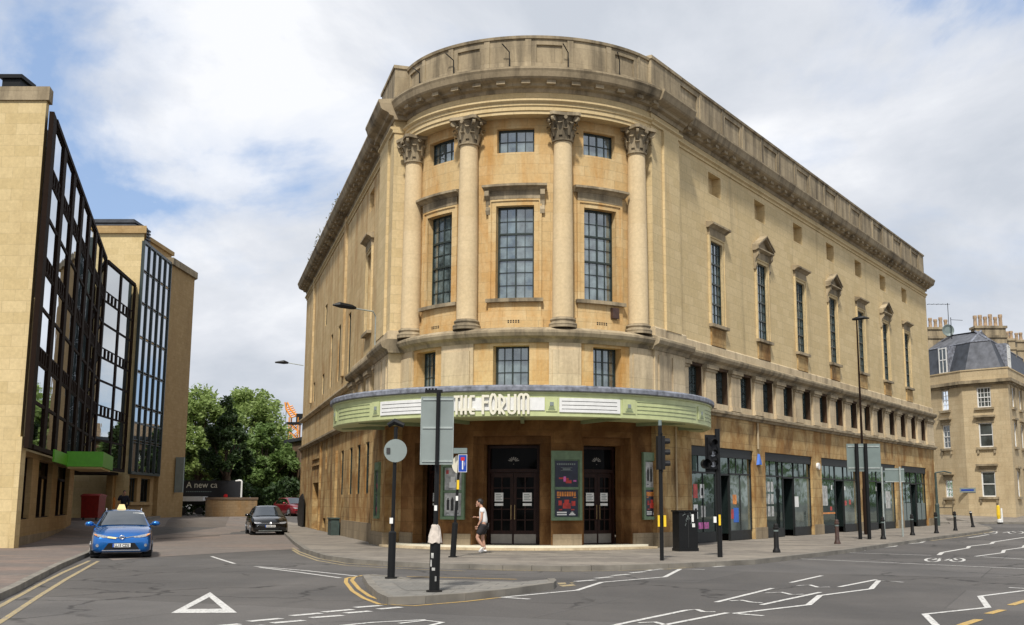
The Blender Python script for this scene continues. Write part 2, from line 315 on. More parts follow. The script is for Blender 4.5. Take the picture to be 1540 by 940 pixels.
# ------------------------------------------------------------------ mesh builder
WL = {}
class MB:
    def __init__(s): s.v = []; s.f = []; s.uv = []
    def face(s, pts, uv=None):
        i = len(s.v); s.v += [Vector(p) for p in pts]; s.f.append(list(range(i, i + len(pts)))); s.uv.append(uv)
    def fbox(s, M, s0, s1, d0, d1, z0, z1, n=1):
        """box in facade coordinates (along, outwards, up), n segments along"""
        ss = [s0 + (s1 - s0) * i / n for i in range(n + 1)]
        i0 = len(s.v)
        for a in ss:
            for (d, z) in ((d0, z0), (d1, z0), (d1, z1), (d0, z1)): s.v.append(Vector(M(a, d, z)))
        def q(ix, uv=None): s.f.append(ix); s.uv.append(uv)
        for k in range(n):
            a = i0 + 4 * k; b = a + 4
            for j in range(4):
                j2 = (j + 1) % 4
                uv = None
                if j == 1: uv = [(ss[k], z0), (ss[k], z1), (ss[k + 1], z1), (ss[k + 1], z0)]
                q([a + j, a + j2, b + j2, b + j], uv)
        q([i0 + 3, i0 + 2, i0 + 1, i0]); e = i0 + 4 * n; q([e, e + 1, e + 2, e + 3])
    def box(s, x0, x1, y0, y1, z0, z1): s.fbox(lambda a, d, z: (a, d, z), x0, x1, y0, y1, z0, z1)
    def sweep(s, M, s0, s1, prof, n=1):
        ss = [s0 + (s1 - s0) * i / n for i in range(n + 1)]; k = len(prof); i0 = len(s.v)
        for a in ss:
            for (d, z) in prof: s.v.append(Vector(M(a, d, z)))
        ln = 0; L = [0]
        for j in range(k):
            p, q = prof[j], prof[(j + 1) % k]; ln += math.hypot(p[0] - q[0], p[1] - q[1]); L.append(ln)
        for i in range(n):
            a = i0 + k * i; b = a + k
            for j in range(k):
                j2 = (j + 1) % k
                s.f.append([a + j, a + j2, b + j2, b + j]); s.uv.append([(ss[i], L[j]), (ss[i], L[j + 1]), (ss[i + 1], L[j + 1]), (ss[i + 1], L[j])])
        s.f.append([i0 + j for j in range(k)][::-1]); s.uv.append(None)
        e = i0 + k * n; s.f.append([e + j for j in range(k)]); s.uv.append(None)
    def prism(s, pts, z0, z1):
        k = len(pts); i0 = len(s.v)
        s.v += [Vector((p[0], p[1], z0)) for p in pts] + [Vector((p[0], p[1], z1)) for p in pts]
        s.f.append(list(range(i0, i0 + k))[::-1]); s.uv.append(None)
        s.f.append(list(range(i0 + k, i0 + 2 * k))); s.uv.append(None)
        for j in range(k):
            j2 = (j + 1) % k; s.f.append([i0 + j, i0 + j2, i0 + k + j2, i0 + k + j]); s.uv.append(None)
    def tube(s, pts, rad, n=8, caps=True):
        if not isinstance(rad, (list, tuple)): rad = [rad] * len(pts)
        pts = [Vector(p) for p in pts]; i0 = len(s.v)
        for i, p in enumerate(pts):
            t = (pts[min(i + 1, len(pts) - 1)] - pts[max(i - 1, 0)]).normalized()
            up = Vector((0, 0, 1)) if abs(t.z) < .9 else Vector((1, 0, 0))
            a = t.cross(up).normalized(); b = t.cross(a).normalized()
            for k in range(n):
                an = 2 * math.pi * k / n; s.v.append(p + (a * math.cos(an) + b * math.sin(an)) * rad[i])
        for i in range(len(pts) - 1):
            for k in range(n):
                k2 = (k + 1) % n; s.f.append([i0 + i * n + k, i0 + i * n + k2, i0 + (i + 1) * n + k2, i0 + (i + 1) * n + k]); s.uv.append(None)
        if caps:
            s.f.append([i0 + k for k in range(n)]); s.uv.append(None)
            e = i0 + (len(pts) - 1) * n; s.f.append([e + k for k in range(n)][::-1]); s.uv.append(None)
    def lathe(s, c, prof, n=20, a0=0.0):
        """prof: (r, z) list from bottom to top around the vertical through c"""
        i0 = len(s.v); L = 0; Ls = [0]
        for j in range(1, len(prof)): L += math.hypot(prof[j][0] - prof[j - 1][0], prof[j][1] - prof[j - 1][1]); Ls.append(L)
        for (r, z) in prof:
            for k in range(n):
                an = a0 + 2 * math.pi * k / n; s.v.append(Vector((c[0] + r * math.cos(an), c[1] + r * math.sin(an), z)))
        for j in range(len(prof) - 1):
            r = max(prof[j][0], .01)
            for k in range(n):
                k2 = (k + 1) % n; s.f.append([i0 + j * n + k, i0 + j * n + k2, i0 + (j + 1) * n + k2, i0 + (j + 1) * n + k])
                u0 = k / n * 2 * math.pi * r; u1 = (k + 1) / n * 2 * math.pi * r
                s.uv.append([(u0, prof[j][1]), (u1, prof[j][1]), (u1, prof[j + 1][1]), (u0, prof[j + 1][1])])
        s.f.append([i0 + k for k in range(n)][::-1]); s.uv.append(None)
        e = i0 + (len(prof) - 1) * n; s.f.append([e + k for k in range(n)]); s.uv.append(None)
    def wall(s, M, s0, s1, z0, z1, ops=(), maxs=99, maxz=99, usc=1):
        """wall face at d=0 with openings (s0,s1,z0,z1,depth,closed_back) and their reveals"""
        def cuts(lo, hi, vals, mx_):
            xs = sorted({lo, hi} | {v for v in vals if lo < v < hi}); out = []
            for a, b in zip(xs, xs[1:]):
                n = max(1, math.ceil((b - a) / mx_)); out += [a + (b - a) * i / n for i in range(n)]
            return out + [hi]
        ss = cuts(s0, s1, [v for o in ops for v in o[:2]], maxs); zs = cuts(z0, z1, [v for o in ops for v in o[2:4]], maxz)
        for a, b in zip(ss, ss[1:]):
            for c, d in zip(zs, zs[1:]):
                ms, mz = (a + b) / 2, (c + d) / 2
                if any(o[0] < ms < o[1] and o[2] < mz < o[3] for o in ops): continue
                s.face([M(a, 0, c), M(b, 0, c), M(b, 0, d), M(a, 0, d)], [(a, c), (b, c), (b, d), (a, d)])
        for o in ops:
            a, b, c, d, dep, cl = o
            for sj in (a, b): s.face([M(sj, 0, c), M(sj, -dep, c), M(sj, -dep, d), M(sj, 0, d)], [(0, c), (dep, c), (dep, d), (0, d)])
            xs = [v for v in ss if a <= v <= b]
            for p, q in zip(xs, xs[1:]):
                for zj in (c, d): s.face([M(p, 0, zj), M(q, 0, zj), M(q, -dep, zj), M(p, -dep, zj)], [(p, 0), (q, 0), (q, dep), (p, dep)])
                if cl: s.face([M(p, -dep, c), M(q, -dep, c), M(q, -dep, d), M(p, -dep, d)], [(p, c), (q, c), (q, d), (p, d)])
    def build(s, name, mat, parent=None, smooth=False, origin=None, kind=None, recalc=True, **tags):
        me = bpy.data.meshes.new(name)
        off = WL.get(parent, Vector((0, 0, 0))) if parent is not None else (Vector(origin) if origin is not None else Vector((0, 0, 0)))
        me.from_pydata([tuple(v - off) for v in s.v], [], s.f)
        uvl = me.uv_layers.new(name='UVMap'); li = 0
        for poly, uv in zip(me.polygons, s.uv):
            if uv is None:
                n = poly.normal; pts = [s.v[i] for i in poly.vertices]
                if abs(n.z) > .7: uv = [(p.x, p.y) for p in pts]
                else:
                    t = Vector((-n.y, n.x, 0)); t = t.normalized() if t.length > 1e-6 else Vector((1, 0, 0))
                    uv = [(p.dot(t), p.z) for p in pts]
            for k, u in enumerate(uv): uvl.data[poly.loop_start + k].uv = u
        if recalc:
            bm = bmesh.new(); bm.from_mesh(me); bmesh.ops.remove_doubles(bm, verts=bm.verts, dist=1e-5)
            bmesh.ops.recalc_face_normals(bm, faces=bm.faces); bm.to_mesh(me); bm.free()
        if mat is not None: me.materials.append(MATS[mat] if isinstance(mat, str) else mat)
        if smooth:
            for p in me.polygons: p.use_smooth = True
            if smooth != 'all':
                try: me.set_sharp_from_angle(angle=R_(38))
                except Exception: pass
        o = bpy.data.objects.new(name, me); col.objects.link(o)
        if parent is not None: o.parent = parent; WL[o] = off
        else: o.location = off; WL[o] = off
        if kind: o['kind'] = kind
        for k, v in tags.items(): o[k] = v
        return o
def thing(name, label, cat, loc=(0, 0, 0), group=None, local=False):
    o = bpy.data.objects.new(name, None); col.objects.link(o); o.location = loc; o.empty_display_size = .3
    o['label'] = label; o['category'] = cat
    if group: o['group'] = group
    WL[o] = Vector((0, 0, 0)) if local else Vector(loc)
    return o
def copy_tree(o, parent=None):
    c = o.copy(); col.objects.link(c)
    if parent: c.parent = parent
    for ch in o.children: copy_tree(ch, c)
    return c
def frame_at(p, ang):
    """local facade frame at a ground point: along = direction ang, outwards = to its right"""
    a = Vector((math.cos(ang), math.sin(ang))); n = Vector((math.sin(ang), -math.cos(ang))); z0 = p[2] if len(p) > 2 else 0
    return lambda s, d, z: Vector((p[0] + a.x * s + n.x * d, p[1] + a.y * s + n.y * d, z0 + z))
_txt = {}
def text(name, body, size, mat, parent, M, s0, d, z0, depth=.02, centre=False, width=None, bold=0.0, **tags):
    cu = bpy.data.curves.new('t', 'FONT'); cu.body = body; cu.size = size; cu.extrude = depth / 2; cu.offset = bold; cu.resolution_u = 3
    if centre: cu.align_x = 'CENTER'
    ob = bpy.data.objects.new('t', cu); col.objects.link(ob)
    dg = bpy.context.evaluated_depsgraph_get(); me = bpy.data.meshes.new_from_object(ob.evaluated_get(dg))
    xs = [v.co.x for v in me.vertices]; k = 1
    if width: k = width / (max(xs) - min(xs))
    mb = MB(); mb.v = [Vector(M(s0 + v.co.x * k, d + v.co.z, z0 + v.co.y)) for v in me.vertices]
    mb.f = [list(p.vertices) for p in me.polygons]; mb.uv = [None] * len(mb.f)
    bpy.data.objects.remove(ob); bpy.data.curves.remove(cu); bpy.data.meshes.remove(me)
    return mb.build(name, mat, parent, recalc=False, **tags)
# ------------------------------------------------------------------ ground, road, pavements
ROAD = -.12
def ground_sheet():
    xs = [-900, -400, -200, -110] + list(range(-100, 101, 4)) + [110, 200, 400, 900]
    ys = [-300, -100, -40, 0, 20, 40] + list(range(44, 141, 3)) + [160, 200, 300, 500, 1200]
    mb = MB()
    for x in xs:
        for y in ys: mb.v.append(Vector((x, y, gz(x, y) + ROAD)))
    n = len(ys)
    for i in range(len(xs) - 1):
        for j in range(n - 1): mb.f.append([i * n + j, (i + 1) * n + j, (i + 1) * n + j + 1, i * n + j + 1]); mb.uv.append(None)
    mb.build('road', 'asphalt', kind='structure', smooth='all')
ground_sheet()
def sheet(name, pts, off, mat, skirt=0.0, kind='structure'):
    bm = bmesh.new(); vs = [bm.verts.new((p[0], p[1], 0)) for p in pts]; bm.faces.new(vs)
    x0, x1 = min(p[0] for p in pts), max(p[0] for p in pts); y0, y1 = min(p[1] for p in pts), max(p[1] for p in pts)
    if y1 > 55:
        for ax, lo, hi in ((0, x0, x1), (1, max(y0, 44), y1)):
            k = math.ceil(lo / 3) * 3
            while k < hi:
                co = (k, 0, 0) if ax == 0 else (0, k, 0); no = (1, 0, 0) if ax == 0 else (0, 1, 0)
                bmesh.ops.bisect_plane(bm, geom=bm.verts[:] + bm.edges[:] + bm.faces[:], plane_co=co, plane_no=no, dist=1e-5); k += 3
    if skirt:
        be = [e for e in bm.edges if e.is_boundary]
        r = bmesh.ops.extrude_edge_only(bm, edges=be)
        low = {v for v in r['geom'] if isinstance(v, bmesh.types.BMVert)}
        for v in bm.verts: v.co.z = gz(v.co.x, v.co.y) + off - (skirt if v in low else 0)
    else:
        for v in bm.verts: v.co.z = gz(v.co.x, v.co.y) + off
    bmesh.ops.recalc_face_normals(bm, faces=bm.faces)
    me = bpy.data.meshes.new(name); bm.to_mesh(me); bm.free(); me.materials.append(MATS[mat])
    o = bpy.data.objects.new(name, me); col.objects.link(o); o['kind'] = kind; return o
def P(*pp, z=0.0): return [at(x, y, z).to_2d() for x, y in pp]
def ribbon_pts(pl, w0, w1):
    out = [[], []]
    for i, p in enumerate(pl):
        a = pl[max(i - 1, 0)]; b = pl[min(i + 1, len(pl) - 1)]; t = (b - a).normalized(); n = Vector((-t.y, t.x))
        out[0].append(p + n * w0); out[1].append(p + n * w1)
    return out
def kerb(name, pl, wid=.16, side=1):
    l, r = ribbon_pts(pl, -.012 * side, wid * side)
    mb = MB(); k = 0
    for i in range(len(pl) - 1):
        L = (pl[i + 1] - pl[i]).length; n = max(1, round(L / .95))
        for j in range(n):
            a, b = j / n + .006 / max(L, .1), (j + 1) / n - .006 / max(L, .1)
            q = [l[i].lerp(l[i + 1], a), l[i].lerp(l[i + 1], b), r[i].lerp(r[i + 1], b), r[i].lerp(r[i + 1], a)]
            zt = [gz(p.x, p.y) + .012 for p in q]; zb = [t - .16 for t in zt]
            i0 = len(mb.v); mb.v += [Vector((p.x, p.y, z)) for p, z in zip(q, zb)] + [Vector((p.x, p.y, z)) for p, z in zip(q, zt)]
            for f in ([0, 1, 2, 3], [4, 5, 6, 7], [0, 1, 5, 4], [1, 2, 6, 5], [2, 3, 7, 6], [3, 0, 4, 7]): mb.f.append([i0 + t for t in f]); mb.uv.append(None)
    return mb.build(name, 'kerb_stone', kind='structure')
# Forum pavement
fk = P((405, 777), (424, 792), (432, 801), (447, 814), (465, 826), (499, 836), (540, 841), (582, 844), (662, 847.5), (760, 850), (844, 851.5), (930, 850), (1000, 848), (1070, 845), (1128, 842), (1175, 837), (1263, 827), (1340, 816.5), (1411, 806.5), (1455, 801), (1480, 797.5), (1489, 795), (1484, 792), (1462, 789), (1420, 786.5))
fk[0] = Vector((-19.8, 83)) 
back = [Vector((27.6, 81)), Vector((10, 84)), Vector((-17.5, 80))]
sheet('forum_pavement', fk + back, 0.0, 'paving_forum', .14)
kerb('forum_kerb', fk, side=-1)
# left pavement
lk = P((-260, 985), (0, 893), (25, 882), (50, 869), (92, 848), (131, 832), (168, 815), (205, 799), (235, 790), (262, 785), (300, 782.5), (365, 780))
lk.append(Vector((-20.5, 92)))
sheet('office_pavement', lk + [Vector((-20.5, 110)), Vector((-70, 120)), Vector((-70, 10)), Vector((-40, 8))], 0.0, 'paving_brick', .14)
kerb('office_kerb', lk, side=1)
# pinkish paved strip of roadway beyond the give way line
sheet('paved_roadway', P((170, 843), (232, 838), (330, 832), (440, 826), (470, 828), (450, 815), (434, 801), (425, 790), (410, 779), (365, 781), (300, 784), (262, 786.5), (236, 792), (205, 801), (168, 817), (140, 830), z=ROAD), ROAD + .004, 'crossing_paving')
sheet('asphalt_patch', P((232, 812), (330, 806), (352, 782), (262, 788), z=ROAD), ROAD + .008, 'asphalt_old')
# traffic island
isl = P((546, 865), (562, 864.5), (600, 868), (618, 871), (780, 875), (833, 870.5), (836, 873), (832, 877), (760, 887), (700, 893), (640, 897), (584, 899), (569, 892), (555, 880))
sheet('traffic_island', isl, 0.0, 'paving_island', .14)
kerb('island_kerb', isl[5:] + isl[:4], side=-1, wid=.14)
sheet('tactile_paving', P((590, 876), (690, 878), (700, 886), (610, 889)), .005, 'paving_tactile')
# far-right pavement by the georgian building
rk = [Vector((27.0, 83)), Vector((36, 82.2)), Vector((60, 80))]
sheet('far_pavement', rk + [Vector((60, 130)), Vector((22, 130)), Vector((22, 83))], 0.0, 'paving_forum', .14)
kerb('far_kerb', rk, side=1)
# lane markings: ribbons of paint on the road
def stroke(mb, pts, w, px=True, z=.006):
    pl = P(*pts, z=ROAD) if px else pts
    L, R = ribbon_pts(pl, -w / 2, w / 2)
    for i in range(len(pl) - 1):
        q = [L[i], L[i + 1], R[i + 1], R[i]]
        mb.face([(p.x, p.y, gz(p.x, p.y) + ROAD + z) for p in q])
def marking(name, strokes, mat='road_white', w=.1, z=.006):
    mb = MB()
    for s in strokes: stroke(mb, s, w, z=z)
    return mb.build(name, mat, kind='structure', recalc=False)
def fit_quad(mb, pts, z=.006):
    mb.face([(p.x, p.y, gz(p.x, p.y) + ROAD + z) for p in P(*pts, z=ROAD)])
marking('double_yellow_line', [[(-90, 958), (0, 912), (60, 879), (95, 861), (135, 843.5)], [(-90, 988), (0, 936), (60, 896), (100, 871), (148, 844)]], 'road_yellow_worn', .10)
marking('forum_yellow_line', [[(440, 824), (450, 830), (478, 840), (520, 847.5), (582, 851.5), (640, 854), (760, 858), (850, 859.5), (930, 858.5), (1000, 856.5), (1052, 853)],
                              [(440, 827), (450, 833.5), (478, 843.5), (520, 850.5), (582, 854.5), (640, 857), (700, 859)]], 'road_yellow_worn', .09)
marking('kerbside_yellow_line', [[(1400, 813.5), (1440, 808), (1470, 803.5), (1494, 799.5)]], 'road_yellow_worn', .12)
marking('island_yellow_line', [[(546, 865.5), (533, 868), (529, 873), (540, 886), (556, 897), (575, 903.5), (620, 906), (700, 899), (752, 893)],
                               [(530, 868), (521, 870), (520, 876), (530, 889), (547, 900), (570, 909), (622, 911.5), (700, 905), (752, 899)]], 'road_yellow', .085)
marking('island_back_yellow_line', [[(612, 867.5), (700, 869.5), (777, 871.5)]], 'road_yellow', .09)
mb = MB()
for q in ([(838, 877), (850, 876.5), (852, 878.5), (840, 879.5)], [(840, 880.5), (862, 879), (866, 881), (846, 883)], [(856, 876.5), (864, 877), (860, 878)]): fit_quad(mb, q, .007)
mb.build('worn_yellow_patch', 'road_yellow_worn', kind='structure', recalc=False)
mb = MB()
O = [(316, 891), (257, 922.5), (356.5, 922)]; I = [(314.5, 898.5), (280.5, 916.5), (334.6, 916)]
for i in range(3):
    j = (i + 1) % 3; fit_quad(mb, [O[i], O[j], I[j], I[i]])
mb.build('give_way_triangle', 'road_white', kind='structure', recalc=False)
dsh = [((534, 914), (573, 911)), ((486, 921), (530, 917)), ((438, 926.5), (483, 922.5)), ((374, 935), (423, 930.5)), ((315, 943), (361, 939)),
       ((569, 916.5), (603, 913.5)), ((519, 922.5), (557, 919.5)), ((467, 929.5), (515, 926)), ((409, 937.5), (457, 933.5)), ((350, 945), (398, 941))]
marking('give_way_dashes', dsh, w=.17)
marking('lane_strokes', [[(318, 837), (335, 842.5), (353, 848)], [(383, 852), (460, 858.5), (540, 867)], [(390, 853.5), (450, 861), (512, 869.5)]], w=.10)
marking('crossing_zigzag_line', [[(757, 898.5), (868, 888), (905, 876), (1000, 868), (1023, 856), (1060, 857)], [(753, 898.5), (797, 901.5)]], w=.11)
marking('crossing_dashes', [[(865, 874.8), (895, 872.5)], [(896, 870), (920, 867.8)], [(921, 866), (946, 863.8)], [(948, 862), (970, 860)], [(972, 858.5), (996, 856)], [(998, 855), (1016, 852.5)]], w=.16)
marking('kerb_edge_dashes', [[(1072, 853), (1090, 851.5)], [(1094, 851), (1110, 849.6)], [(1112, 849.4), (1128, 848)]], w=.12)
marking('bus_cage_lines', [[(1077, 906), (1162, 885)], [(900, 948), (932, 939), (1033, 918)], [(960, 951), (1006, 939), (1094, 922)], [(1145, 910), (1234, 891)], [(1189, 876.5), (1236, 866)], [(1262, 883), (1318, 872)],
                           [(1098, 904), (1115, 903), (1130, 906), (1147, 907)], [(1033, 918), (1048, 917), (1058, 920.5), (1076, 920.5)], [(960, 937), (985, 936), (1000, 940)], [(1152, 892), (1175, 891), (1190, 894.5), (1208, 894)], [(1199, 881), (1218, 880), (1230, 883.5), (1248, 883)]], w=.10)
marking('centre_zigzag_line', [[(1104, 923), (1216, 910), (1233, 896), (1310, 886), (1322, 873), (1358, 876)], [(1104, 923), (1148, 926.5)]], w=.11)
marking('corner_zigzag_line', [[(1409, 942), (1391, 924), (1486, 914), (1474, 897), (1545, 888)], [(1517, 884), (1545, 885.5)]], w=.11)
marking('yellow_dashes', [[(1445, 941), (1472, 932)], [(1486, 923.5), (1508, 917.5)], [(1520, 910.5), (1545, 903)]], 'road_yellow', .14)
marking('long_white_line', [[(1175, 839.5), (1360, 847.5), (1545, 855.8)]], w=.10)
marking('short_white_line', [[(1246, 830.5), (1401, 835.5)]], w=.10)
marking('kerbside_zigzag_line', [[(1248, 833), (1299, 828), (1306, 825.8), (1345, 822), (1351, 819.5), (1385, 816.3), (1392, 813.5)]], w=.13)
marking('far_zigzag_line', [[(1412, 835), (1417, 831), (1455.5, 824.5), (1457.5, 821.7), (1491, 818), (1494, 815.3), (1545, 807.5)]], w=.15)
marking('outer_zigzag_line', [[(1467, 837), (1508, 831.5), (1510, 827.6), (1539, 823.5), (1541, 820.5), (1560, 818)], [(1478, 837.5), (1545, 841.5)]], w=.13)
marking('far_white_strokes', [[(1456, 809), (1470, 807), (1487, 804)]], w=.15)
marking('lower_white_strokes', [[(511, 941.5), (560, 936.5), (640, 932.5)], [(600, 938), (640, 933.5), (665, 936.5), (640, 943)]], w=.09)
def bicycle(name, px, py, w, h):
    mb = MB()
    def el(cx, cy, rx, ry, a0=0, a1=360):
        return [(cx + rx * math.cos(R_(a)), cy + ry * math.sin(R_(a))) for a in range(a0, a1 + 1, 24)]
    stroke(mb, el(px - w * .3, py, w * .17, h * .36), .09); stroke(mb, el(px + w * .3, py, w * .17, h * .36), .09)
    stroke(mb, [(px - w * .3, py), (px - w * .1, py - h * .35), (px + w * .2, py - h * .3), (px + w * .3, py)], .09)
    stroke(mb, [(px - w * .3, py), (px, py + h * .1), (px + w * .2, py - h * .3)], .09)
    mb.build(name, 'road_white', kind='structure', recalc=False)
bicycle('bicycle_symbol', 1421, 842.3, 62, 7.5); bicycle('bicycle_symbol', 1508, 801, 66, 6)
# ------------------------------------------------------------------ the theatre
def MR(s, d, z): return Vector((FR.x + dR.x * s + nR.x * d, FR.y + dR.y * s + nR.y * d, z * (1 + .00055 * max(0, s))))   # this wing rises slightly away from the corner
def ML(s, d, z): return Vector((FL.x + dL.x * s + nL.x * d, FL.y + dL.y * s + nL.y * d, z))
def MBAY(R, C=None, th=None):
    C = C or CB; th = TH0 if th is None else th
    def f(s, d, z):
        a = th + s / R; return Vector((C.x + (R + d) * math.cos(a), C.y + (R + d) * math.sin(a), z))
    return f
def cyl_s(px, py, R, C=None, th=None):
    C = C or CB; th = TH0 if th is None else th
    r = ray(px, py); d = r.to_2d(); a = d.dot(d); b = -2 * d.dot(C); c = C.dot(C) - R * R
    t = (-b - math.sqrt(max(0, b * b - 4 * a * c))) / (2 * a); p = d * t - C
    return ((math.atan2(p.y, p.x) - th + math.pi) % (2 * math.pi) - math.pi) * R
TH = thing('theatre', 'tall honey stone theatre with curved columned corner front and pale green canopy', 'theatre', (-1, 45, 0))
LS, RS, LE, RE = -.35, -.4, 38.2, 44.6         # wings: along-facade limits
RG, RM, RU = 5.4, 5.4, 5.05
aRend = math.radians(329.2 - 262.5 - 1); aLend = -math.radians(262.5 - 197.6 - 1)
# -- openings
SP = 5.37
shops = [(3.35 + 8.05 * k, 3.35 + 8.05 * k + 6.6) for k in range(5)]
mz = [(3.19 + 2.71 * k, 3.19 + 2.71 * k + 1.25) for k in range(15)]
tw = [(5.62 + SP * k, 5.62 + SP * k + 1.25) for k in range(7)]
w_ = MB()
w_.wall(MR, 2.2, RE, 0.0, 5.15, [(a, b, -.01, 3.8, .55, False) for a, b in shops], 4)
w_.build('wall', 'stone_orange', TH)
w_ = MB(); w_.wall(MR, 2.2, RE, 5.35, 7.1, [(a, b, 5.6, 7.0, .34, True) for a, b in mz], 6)
w_.build('wall', 'stone_pale', TH)
w_ = MB(); w_.wall(MR, 2.0, RE, 7.1, 16.2, [(a, b, 8.87, 12.42, .2, True) for a, b in tw] + [(a, b + .1, 14.48, 15.42, .4, True) for a, b in tw], 3, 3)
w_.fbox(MR, RE - .02, RE + .3, -14, -.02, 0, 16.2)
w_.build('wall', 'stone_wall', TH)
# left flank
lt = 6.1
w_ = MB()
low = [(a, a + 1.05, 1.95, 4.12, .2, True) for a in (5.5, 8.2, 10.9, 14.2)]
w_.wall(ML, 2.9, LE, 0, 5.1, low + [(25.6, 29.2, .02, 2.75, .5, True), (21.7, 22.4, 3.4, 5.0, .3, True), (18.2, 19.5, .2, .72, .25, True), (21.5, 23.0, .2, .72, .25, True)], 5, 2.6)
w_.build('wall', 'stone_orange', TH)
w_ = MB()
lmz = [(4.1 + 2.5 * k, 5.2 + 2.5 * k) for k in range(3)]
lsl = [(12.9, 13.9, 7.85, 10.85), (17.1, 18.1, 7.85, 10.85), (20.7, 21.6, 7.85, 10.85), (24.2, 25.3, 11.9, 13.15), (24.6, 25.7, 7.85, 9.05), (30.0, 31.1, 7.85, 9.1)]
w_.wall(ML, 2.9, LE, 5.1, 16.2, [(a, b, 5.6, 7.0, .5, True) for a, b in lmz] + [(a, b, c, d, .2, True) for a, b, c, d in lsl] +
        [(lt, lt + 1.3, 8.9, 12.45, .38, True), (lt, lt + 1.35, 14.45, 15.35, .4, True)], 3, 3)
w_.fbox(ML, LE - .02, LE + .3, -10, -.02, 0, 16.2)
w_.build('wall', 'stone_left_flank', TH)
for a, b in ((15.2, 15.9), (32.0, 32.5)):
    w_ = MB(); w_.fbox(ML, a, b, -.02, .12, 7.9, 16.2); w_.build('pilaster_strip', 'stone_left_flank', TH)
# rear and roof (closes the block)
rp = [MR(1.5, -.6, 0), MR(RE, -.6, 0), MR(RE, -13, 0), ML(LE, -9, 0), ML(LE, -.6, 0), ML(1.5, -.6, 0)]
w_ = MB(); w_.prism([p.to_2d() for p in rp], 16.75, 17.0); w_.build('roof', 'lead', TH)
w_ = MB(); a, b = MR(RE, -13, 0), ML(LE, -9, 0); w_.face([a, b, b + Vector((0, 0, 16.7)), a + Vector((0, 0, 16.7))]); w_.build('wall', 'stone_left_flank', TH)
w_ = MB(); w_.fbox(MR, 24, 32.5, -2.4, -1.0, 17.0, 19.3); w_.build('roof_house', 'lead', TH)
# -- corner blocks between wings and bay
for M, d0, name in ((MR, .30, 'right'), (ML, .22, 'left')):
    s0 = RS if M is MR else LS; s1 = 2.25 if M is MR else 2.95
    b1 = MB(); b1.fbox(M, s0, s1, -1.0, d0, 0, 5.12); b1.build('corner_pier', 'stone_orange', TH)
    b1 = MB(); b1.fbox(M, s0, s1, -1.0, d0, 5.33, 7.12)
    for a in ((s0 + .25, s0 + 1.15), (s0 + 1.45, s1 - .15)): b1.fbox(M, a[0], a[1], d0 - .02, d0 + .05, 5.5, 6.95)
    b1.build('corner_pier', 'stone_pale', TH)
    b1 = MB(); b1.fbox(M, s0, s1 - .15, -1.0, d0 - .02, 7.6, 16.25); b1.fbox(M, s0 + .9, s1 - .45, d0 - .04, d0 + .08, 7.93, 15.7)
    b1.build('corner_pier', 'stone_wall', TH)
# -- horizontal mouldings
CORN = [(-.9, 7.62), (-.9, 7.1), (.06, 7.1), (.12, 7.22), (.30, 7.3), (.36, 7.42), (.36, 7.50), (.10, 7.62)]
BAND = [(-.5, 7.62), (.06, 7.62), (.06, 7.92), (.02, 7.97), (-.5, 7.97)]
LEDGE = [(-.5, 5.08), (.1, 5.08), (.14, 5.16), (.24, 5.2), (.24, 5.3), (.06, 5.36), (-.5, 5.36)]
ARCH = [(-.4, 15.72), (.05, 15.72), (.05, 15.82), (.14, 15.88), (.14, 15.95), (-.4, 15.99)]
TOPC = [(-.7, 16.2), (.02, 16.2), (.06, 16.34), (.22, 16.38), (.26, 16.46), (.5, 16.56), (.56, 16.62), (.62, 16.80), (.66, 16.88), (.66, 16.95), (-.1, 17.06), (-.7, 17.06)]
def shift(prof, dd, dz=0): return [(d + dd, z + dz) for d, z in prof]
m = MB()
m.sweep(MR, 2.2, RE + .3, CORN, 4); m.sweep(ML, 2.9, 11.8, CORN, 2)
m.sweep(MR, RS - .25, 2.25 + .25, shift(CORN, .28, .003)); m.sweep(ML, LS - .25, 3.15, shift(CORN, .2, .003))
mbay = MBAY(RM); L0, L1 = aLend * RM, aRend * RM
m.sweep(mbay, L0, L1, shift(CORN, .02, -.003), 48)
m.build('cornice', 'stone_weathered', TH, smooth=False)
m = MB(); m.sweep(ML, 11.8, LE + .2, [(-.3, 7.0), (.1, 7.0), (.22, 7.12), (.22, 7.2), (.05, 7.3), (-.3, 7.3)], 3)
m.sweep(MR, 2.2, RE + .3, BAND, 4); m.sweep(ML, 2.9, 11.8, BAND, 2)
m.sweep(MR, RS - .05, 2.3, shift(BAND, .3, .003)); m.sweep(ML, LS - .05, 3.0, shift(BAND, .22, .003))
m.build('string_course', 'stone_pale', TH)
for k in range(7):
    c = 6.24 + SP * k
    m = MB(); m.fbox(MR, c - .75, c + .75, .0, .07, 7.975, 8.7); m.build('apron', 'stone_orange', TH)
m = MB(); m.sweep(MR, 2.2, RE + .3, LEDGE, 4); m.sweep(ML, 2.9, LE + .2, LEDGE, 4)
m.sweep(MR, RS - .1, 2.3, shift(LEDGE, .2, .003)); m.sweep(ML, LS - .1, 3.0, shift(LEDGE, .15, .003))
m.build('ledge', 'stone_weathered', TH)
m = MB(); m.sweep(MR, 2.0, RE + .2, ARCH, 4); m.sweep(ML, 2.8, LE + .2, ARCH, 4)
m.sweep(MR, RS - .04, 2.16, shift(ARCH, .3, .003)); m.sweep(ML, LS - .04, 2.86, shift(ARCH, .22, .003))
RE_, = (5.5,)
MEb = MBAY(RE_); E0, E1 = aLend * RE_, aRend * RE_
m.sweep(MEb, E0, E1, [(-.62, 15.4), (0.0, 15.4), (0.0, 15.52), (.04, 15.53), (.04, 15.68), (.08, 15.7), (.08, 15.78), (.17, 15.86), (.17, 15.92), (.02, 15.98), (.02, 16.2), (-.62, 16.2)], 48)
m.build('architrave', 'stone_wall', TH)
m = MB()
